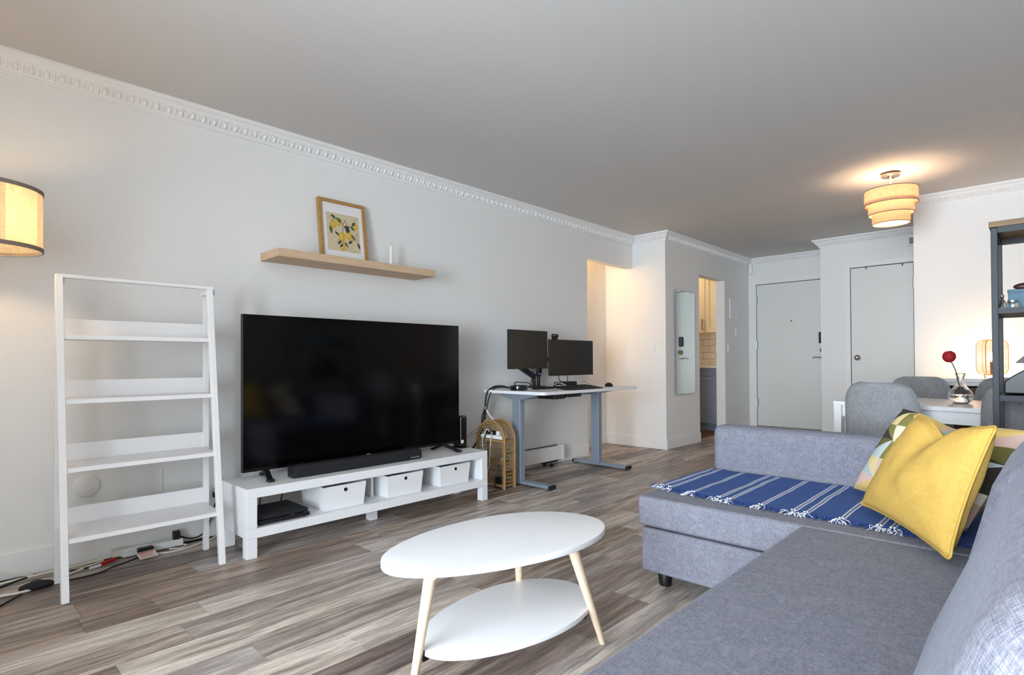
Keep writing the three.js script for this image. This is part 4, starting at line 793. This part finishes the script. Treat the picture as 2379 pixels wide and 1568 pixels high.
  for (const [a, b] of [[5.835, 2.72], [6.1, 2.72], [5.835, 4.24], [6.1, 4.24]]) obj('leg', bx(a, a + .04, 0.0005, .815, b, b + .04, .002), M.whitePaint, cs);
  obj('lower_shelf', bx(5.84, 6.14, .16, .18, 2.74, 4.26, .002), M.whitePaint, cs);
  [[2.80, 3.14, 'dark brown wooden crate under the console, left of the vase', M.darkWood], [3.18, 3.42, 'reddish brown crate under the console behind the vase', std({ color: 0x7a4526, roughness: .6 })]].forEach(([a, b, l, mt]) => { const k = thing('storage_crate', l, 'crate', [6.0, .18, (a + b) / 2]); obj('side', [bx(5.86, 6.12, .181, .775, a, a + .015), bx(5.86, 6.12, .181, .775, b - .015, b), bx(6.1, 6.12, .181, .775, a + .015, b - .015)], mt, k); for (let i = 0; i < 6; i++) obj('slat', bx(5.858, 5.87, .185 + i * .0985, .185 + i * .0985 + .09, a, b, .002), mt, k); });
  // rattan cage lamp
  const lx = 5.985, lz = 3.203, L = thing('table_lamp', 'glowing rattan cage lamp on the white console table', 'lamp', [lx, .845, lz]);
  const prof = [[.045, .875], [.08, .885], [.098, .915], [.1, .95], [.1, 1.08], [.098, 1.12], [.08, 1.148], [.05, 1.155]];
  for (let i = 0; i < 6; i++) { const a = i * Math.PI / 3 + .35; obj('rib', tube(prof.map(([r, yy]) => [lx + r * Math.cos(a), yy, lz + r * Math.sin(a)]), .0032, 40, 6), M.rattanDark, L); }
  const prR = yy => { for (let i = 0; i < prof.length - 1; i++) if (yy >= prof[i][1] && yy <= prof[i + 1][1]) { const q = (yy - prof[i][1]) / (prof[i + 1][1] - prof[i][1]); return prof[i][0] + (prof[i + 1][0] - prof[i][0]) * q; } return .05; };
  for (let yy = .88; yy < 1.155; yy += .0108) { const r = prR(yy); obj('cane_ring', new THREE.TorusGeometry(r, .0017, 5, 48).rotateX(Math.PI / 2).translate(lx, yy, lz), M.rattanDark, L); }
  obj('top_ring', new THREE.TorusGeometry(.05, .003, 6, 40).rotateX(Math.PI / 2).translate(lx, 1.156, lz), M.rattanDark, L);
  for (let i = 0; i < 3; i++) { const a = i * 2.1 + .35; obj('foot', rod([lx + .045 * Math.cos(a), .846, lz + .045 * Math.sin(a)], [lx + .05 * Math.cos(a), .88, lz + .05 * Math.sin(a)], .004), M.rattanDark, L); }
  obj('socket', rod([lx, .872, lz], [lx, .98, lz], .014), M.black, L); obj('socket_plate', disc(.048, .004, [lx, .874, lz]), M.rattanDark, L);
  bulbLight(L, [lx, 1.025, lz], .032, 0.6, [1, .7, .38]);
}
// ------------------------------------------------------------------ metal and wood shelf unit behind the sofa arm
{
  const x0 = 3.22, x1 = 3.60, z0 = 3.345, z1 = 4.3, t = thing('shelf_unit', 'dark steel shelf unit with wooden top behind the sofa', 'shelf', [3.4, 0, 3.8]), p = .023;
  for (const [a, b] of [[x0, z0], [x1 - p, z0], [x0, z1 - p], [x1 - p, z1 - p]]) obj('post', bx(a, a + p, 0.0005, 1.575, b, b + p, .002), M.shelfSteel, t);
  obj('top_board', bx(x0 - .004, x1 + .004, 1.577, 1.602, z0 - .006, z1 + .006, .003), M.shelfWood, t);
  obj('top_rail', [bx(x0, x0 + .02, 1.552, 1.576, z0 + p, z1 - p), bx(x1 - .02, x1, 1.552, 1.576, z0 + p, z1 - p), bx(x0 + p, x1 - p, 1.552, 1.576, z0 + .004, z0 + .02), bx(x0 + p, x1 - p, 1.552, 1.576, z1 - .02, z1 - .004)], M.shelfSteel, t);
  for (const y of [1.205, .825, .42]) {
    obj('shelf_rail', [bx(x0, x0 + .02, y - .006, y + .018, z0 + p, z1 - p), bx(x1 - .02, x1, y - .006, y + .018, z0 + p, z1 - p), bx(x0 + p, x1 - p, y - .006, y + .018, z0 + .004, z0 + .02), bx(x0 + p, x1 - p, y - .006, y + .018, z1 - .02, z1 - .004)], M.shelfSteel, t);
    obj('shelf_board', bx(x0 + .02, x1 - .02, y - .002, y + .017, z0 + .02, z1 - .02), y > 1 ? M.shelfWood : M.shelfSteel, t);
    for (const xx of [x0 - .002, x1 - p - .002]) obj('bolt', rod([xx, y + .005, z0 + p / 2], [xx + .004, y + .005, z0 + p / 2], .0075, .0065, 18), M.boltSteel, t);
  }
  const b = thing('storage_bin', 'dusty blue fabric box on the upper tier of the shelf unit', 'box', [3.42, 1.217, 3.7]);
  obj('body', bx(3.34, 3.50, 1.2275, 1.305, 3.395, 3.9, .004), std({ color: 0x5d7886, roughness: .85 }), b); obj('lid', bx(3.337, 3.503, 1.296, 1.311, 3.393, 3.902, .003), std({ color: 0x5a7483, roughness: .85 }), b);
  tag(obj('hair_brush', [ball(1, [3.41, 1.328, 3.455], .014, .016, .045, 18), rod([3.41, 1.329, 3.48], [3.41, 1.331, 3.63], .008, .006)], std({ color: 0x3a1a18, roughness: .4 })), 'dark red-brown brush lying on the dusty blue box', 'brush');
  const solid = phys({ color: 0xffffff, roughness: .02, transmission: 1, thickness: .02, ior: 1.5 });
  const bt = thing('perfume_bottle', 'tall clear glass bottle beside the shelf post', 'bottle', [3.27, 1.217, 3.385]);
  obj('glass', lathe([[0, 0], [.016, 0], [.017, .004], [.013, .028], [.006, .042], [.006, .05], [0, .05]], [3.275, 1.2225, 3.378], 30), solid, bt); obj('stopper', ball(.008, [3.275, 1.278, 3.378]), M.steel, bt);
  const b2 = thing('glass_pot', 'short clear glass pot in front of the blue box', 'jar', [3.29, 1.217, 3.42]);
  obj('glass', lathe([[0, 0], [.019, 0], [.02, .003], [.02, .022], [.018, .026], [0, .026]], [3.28, 1.2225, 3.412], 30), solid, b2); obj('lid', disc(.018, .008, [3.28, 1.253, 3.412]), M.steel, b2);
  // black domed bag with folded flap
  const hb = thing('black_bag', 'black leather dome bag on the middle tier of the shelf unit', 'bag', [3.38, .847, 3.55]);
  const sh = new THREE.Shape(); sh.moveTo(0, 0); sh.lineTo(0, .045); sh.bezierCurveTo(.04, .085, .09, .12, .16, .125); sh.lineTo(.30, .125); sh.bezierCurveTo(.37, .12, .42, .08, .45, .045); sh.lineTo(.45, 0);
  obj('body', new THREE.ExtrudeGeometry(sh, { depth: .16, bevelEnabled: true, bevelThickness: .006, bevelSize: .005, bevelSegments: 3, curveSegments: 18 }).rotateY(-Math.PI / 2).translate(3.46, .853, 3.385), phys({ color: 0x0c0c0d, roughness: .42 }), hb);
  const fl = new THREE.Shape(); fl.moveTo(0, 0); fl.lineTo(.06, .06); fl.lineTo(.2, .075); fl.lineTo(.2, -.01);
  obj('flap', new THREE.ExtrudeGeometry(fl, { depth: .12, bevelEnabled: true, bevelThickness: .004, bevelSize: .003, bevelSegments: 2 }).rotateY(-Math.PI / 2).translate(3.43, .985, 3.42), phys({ color: 0x0f0e0f, roughness: .45 }), hb);
}
// ------------------------------------------------------------------ cords and power strip on the floor at the left
{
  const ps = thing('power_strip', 'white power strip with black plugs behind the ladder shelf legs', 'power strip', [.85, 0, .07]);
  obj('body', [bx(.70, .98, .006, .042, .035, .085, .006)], M.whitePlastic, ps);
  obj('plug', bx(.935, .968, .04, .085, .04, .075, .005), M.black, ps); obj('plug', bx(.76, .83, .02, .045, .086, .125, .006), M.black, ps); obj('plug', bx(.66, .72, .012, .048, .04, .08, .005), M.cordWhite, ps);
  const tg = tag(obj('warning_tag', new THREE.BoxGeometry(.085, .001, .06).rotateX(.35).rotateY(.12).translate(.79, .022, .165), std({ map: canvasTex(256, 180, (c, w, h) => { c.fillStyle = '#f2e6dc'; c.fillRect(0, 0, w, h); c.fillStyle = '#cf6a58'; c.fillRect(14, 10, w - 28, 26); for (let i = 0; i < 12; i++) c.fillRect(22, 46 + i * 10, w - 44 - ((i * 37) % 50), 4); }), roughness: .8 }), scene, { uv: true }), 'small white and red warning tag by the power strip', 'tag');
  const C = (name, pts, r, mat, label) => tag(obj(name, tube(pts, r, 60, 7), mat), label, 'cord');
  C('lamp_cable', [[-.25, .01, .5], [.0, .006, .62], [.12, .006, .50], [.22, .006, .38], [.29, .008, .30]], .0042, M.black, 'black lamp cord running from the left edge to the foot switch');
  const fs = thing('foot_switch', 'black oval foot switch on the lamp cord', 'switch', [.34, 0, .25]);
  obj('body', ball(1, [.345, .014, .245], .062, .02, .028, 24), M.blackMatte, fs); obj('pedal', ball(1, [.345, .028, .24], .024, .012, .018, 18), M.black, fs);
  C('lamp_cable', [[.40, .008, .235], [.50, .006, .25], [.58, .006, .24], [.64, .006, .19], [.70, .006, .165], [.76, .012, .14], [.79, .028, .11]], .0038, M.black, 'black cord curving behind the ladder shelf to the power strip');
  C('power_cable', [[-.1, .006, .30], [.06, .006, .24], [.15, .007, .17], [.22, .009, .14], [.3, .012, .10], [.36, .012, .07], [.44, .008, .06]], .005, M.black, 'black cord crossing over the white cords at far left');
  C('power_cable', [[.05, .02, .23], [.14, .014, .21], [.22, .012, .16], [.29, .016, .12], [.36, .018, .08]], .005, M.black, 'second black cord tangled with the white ones at far left');
  C('power_cable', [[-.3, .006, .2], [.0, .007, .2], [.2, .02, .135], [.36, .016, .09], [.52, .01, .06], [.66, .02, .06]], .0055, M.cordWhite, 'long white cord running along the baseboard');
  C('power_cable', [[-.2, .006, .40], [.05, .006, .31], [.2, .007, .26], [.3, .007, .27], [.4, .006, .22], [.5, .007, .14], [.62, .012, .075]], .006, M.cordWhite, 'white cord looping under the foot switch');
  C('power_cable', [[-.2, .30, .03], [.05, .20, .022], [.16, .12, .024], [.22, .06, .03], [.30, .02, .05], [.4, .012, .08]], .003, M.cordWhite, 'thin white cord drooping down the wall at far left');
  C('power_cable', [[.82, .012, .15], [.9, .007, .16], [.98, .007, .15], [1.05, .007, .12], [1.12, .01, .09], [1.2, .03, .05]], .005, M.cordWhite, 'white cord running from the tag toward the media bench');
  C('power_cable', [[.90, .012, .12], [.95, .007, .13], [.99, .008, .10], [.97, .01, .07]], .005, M.cordWhite, 'short white cord loop beside the power strip');
  C('power_cable', [[.97, .05, .05], [1.03, .02, .035], [1.09, .03, .03], [1.13, .10, .035], [1.16, .2, .035]], .004, M.black, 'black cord going up to the outlet beside the bench');
  const rc = thing('cord_connector', 'red plastic cord connector lying by the baseboard', 'connector', [.64, 0, .1]);
  obj('body', bar([.60, .014, .135], [.67, .016, .10], .018, .018, [0, 1, 0], .005), M.red, rc); obj('strap', bar([.55, .012, .155], [.60, .012, .135], .012, .004, [0, 1, 0]), M.whitePlastic, rc);
  C('power_cable', [[.44, .008, .09], [.52, .008, .12], [.58, .012, .125], [.66, .014, .09], [.74, .01, .06], [.9, .007, .045], [1.1, .008, .04]], .004, M.black, 'black cord along the baseboard beside the red connector');
}
scene.traverse(o => { if (o.isMesh) { o.castShadow = true; o.receiveShadow = true; } });
renderer.render(scene, camera);
